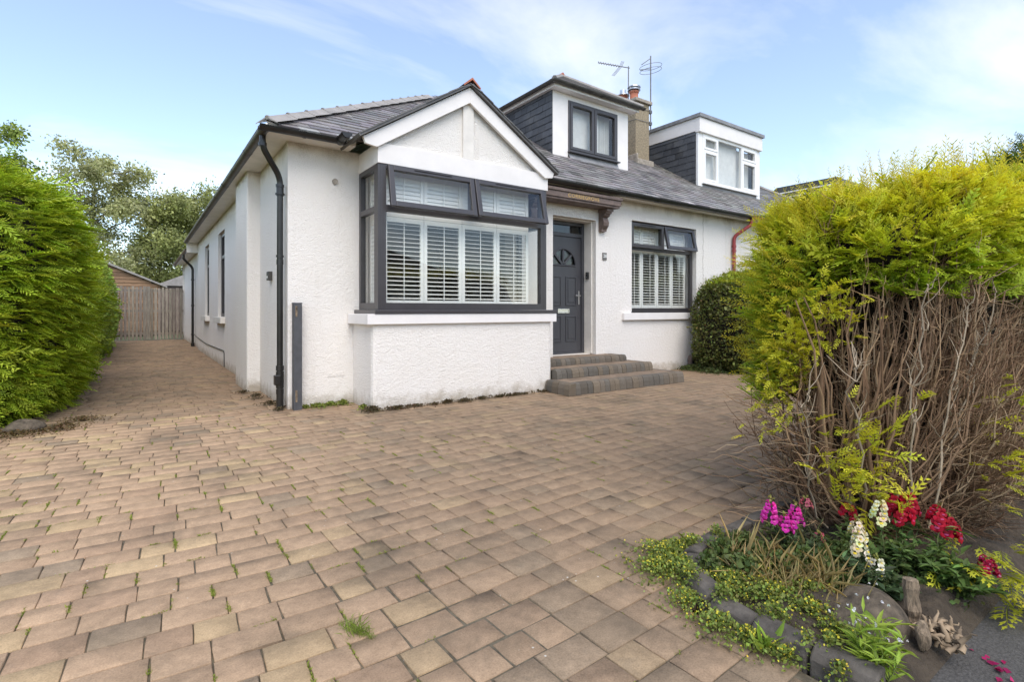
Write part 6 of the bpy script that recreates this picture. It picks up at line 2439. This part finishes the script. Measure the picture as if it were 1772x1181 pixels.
def grasses(name, label, spots, col, tip, temps=BLN):
    parts = []
    for (x, y, r0, n, L, lean) in spots:
        p = np.stack([x + rng.normal(0, r0, n), y + rng.normal(0, r0, n), np.full(n, -0.004)], 1)
        ax = np.stack([rng.normal(lean[0], 0.45, n), rng.normal(lean[1], 0.45, n), np.full(n, 0.9)], 1)
        parts.append(scatter(temps, p, ax, rand_unit(n), L * np.exp(rng.normal(0, 0.3, n)), jitter(col, n, 0.25), jitter(tip, n, 0.2), 0.8))
    V, T, Cc = merge(parts)
    return tag(np_mesh(name, V, T, None, Cc, MAT['leaf']), label, kind='stuff')


grasses('dry_grass', 'bleached dry grass standing among the bed weeds',
        [(2.20, 1.20, 0.06, 150, 0.11, (0.1, 0)), (2.30, 1.13, 0.06, 170, 0.12, (0.3, -0.2)), (2.33, 1.28, 0.06, 130, 0.12, (0, 0)), (2.22, 1.38, 0.03, 40, 0.13, (0, 0)), (2.36, 1.03, 0.06, 130, 0.11, (0.3, -0.3)), (2.44, 1.2, 0.06, 40, 0.11, (0, 0)), (2.25, 0.97, 0.04, 40, 0.09, (-.2, -.2))], (0.30, 0.24, 0.10), (0.55, 0.42, 0.20))
tf = grasses('grass_tuft', 'tuft of bright green grass growing between the paving blocks', [(0.655, 1.93, 0.014, 90, 0.045, (0.15, -0.45)), (0.64, 1.965, 0.012, 50, 0.036, (0, -0.2)), (0.672, 1.895, 0.010, 50, 0.034, (0.2, -0.3)), (0.69, 1.86, 0.006, 30, 0.022, (0, 0)), (0.625, 2.0, 0.006, 24, 0.02, (0, 0))], (0.20, 0.28, 0.04), (0.36, 0.46, 0.09))
# weeds in joints: mostly in the cross joints of the left half
spots = []
vis = [i for i in order[:900] if paver_size(pav[i]) > 0]
for i in vis:
    cx, cy, L = pav[i]
    pr = 0.46 if cx < 0.9 and cy < 4.6 else (0.26 if cx < 2.2 else 0.14)
    if rnd.random() < pr:
        k = rnd.randint(1, 3)
        for q in range(k):
            yy = cy + rnd.uniform(-0.07, 0.045)
            wx_ = cx - L / 2
            for e_ in range(rnd.randint(2, 9)):
                spots.append((wx_ + rnd.gauss(0, 0.002), yy + e_ * 0.009, 0.003, rnd.randint(3, 11), rnd.uniform(0.005, 0.010), (0, 0)))
    if rnd.random() < pr * 0.6:
        x_ = cx + rnd.uniform(-L / 2, 0)
        for e_ in range(rnd.randint(3, 12)):
            spots.append((x_ + e_ * 0.009, cy - PITCH / 2 + rnd.gauss(0, 0.002), 0.003, rnd.randint(3, 9), rnd.uniform(0.004, 0.009), (0, 0)))
grasses('joint_weeds', 'tiny green weeds and moss growing in the paving joints', spots, (0.20, 0.24, 0.04), (0.32, 0.37, 0.07), [blade(0.16, 0.3, 0.05)])

# fallen petals
pt = 16
p = np.concatenate([np.array((2.40, 0.49, -0.038)) + rng.normal(0, 1, (9, 3)) * (0.035, 0.012, 0.002), np.array((2.46, 0.545, -0.038)) + rng.normal(0, 1, (4, 3)) * (0.015, 0.012, 0.002), np.array((2.33, 0.78, 0.03)) + rng.normal(0, 1, (3, 3)) * (0.01, 0.01, 0.004)])
V, T, Cc = scatter(LCR, p, rand_unit(pt) * np.array((1, 1, 0.2)), np.array((0, 0, 1.0))[None] + rng.normal(0, 0.5, (pt, 3)), rng.uniform(0.014, 0.030, pt), jitter((0.30, 0.015, 0.09), pt, 0.25, 0.1))
tag(np_mesh('fallen_petals', V, T, None, Cc, MAT['petal']), 'fallen crimson snapdragon petals on the tarmac', kind='stuff')
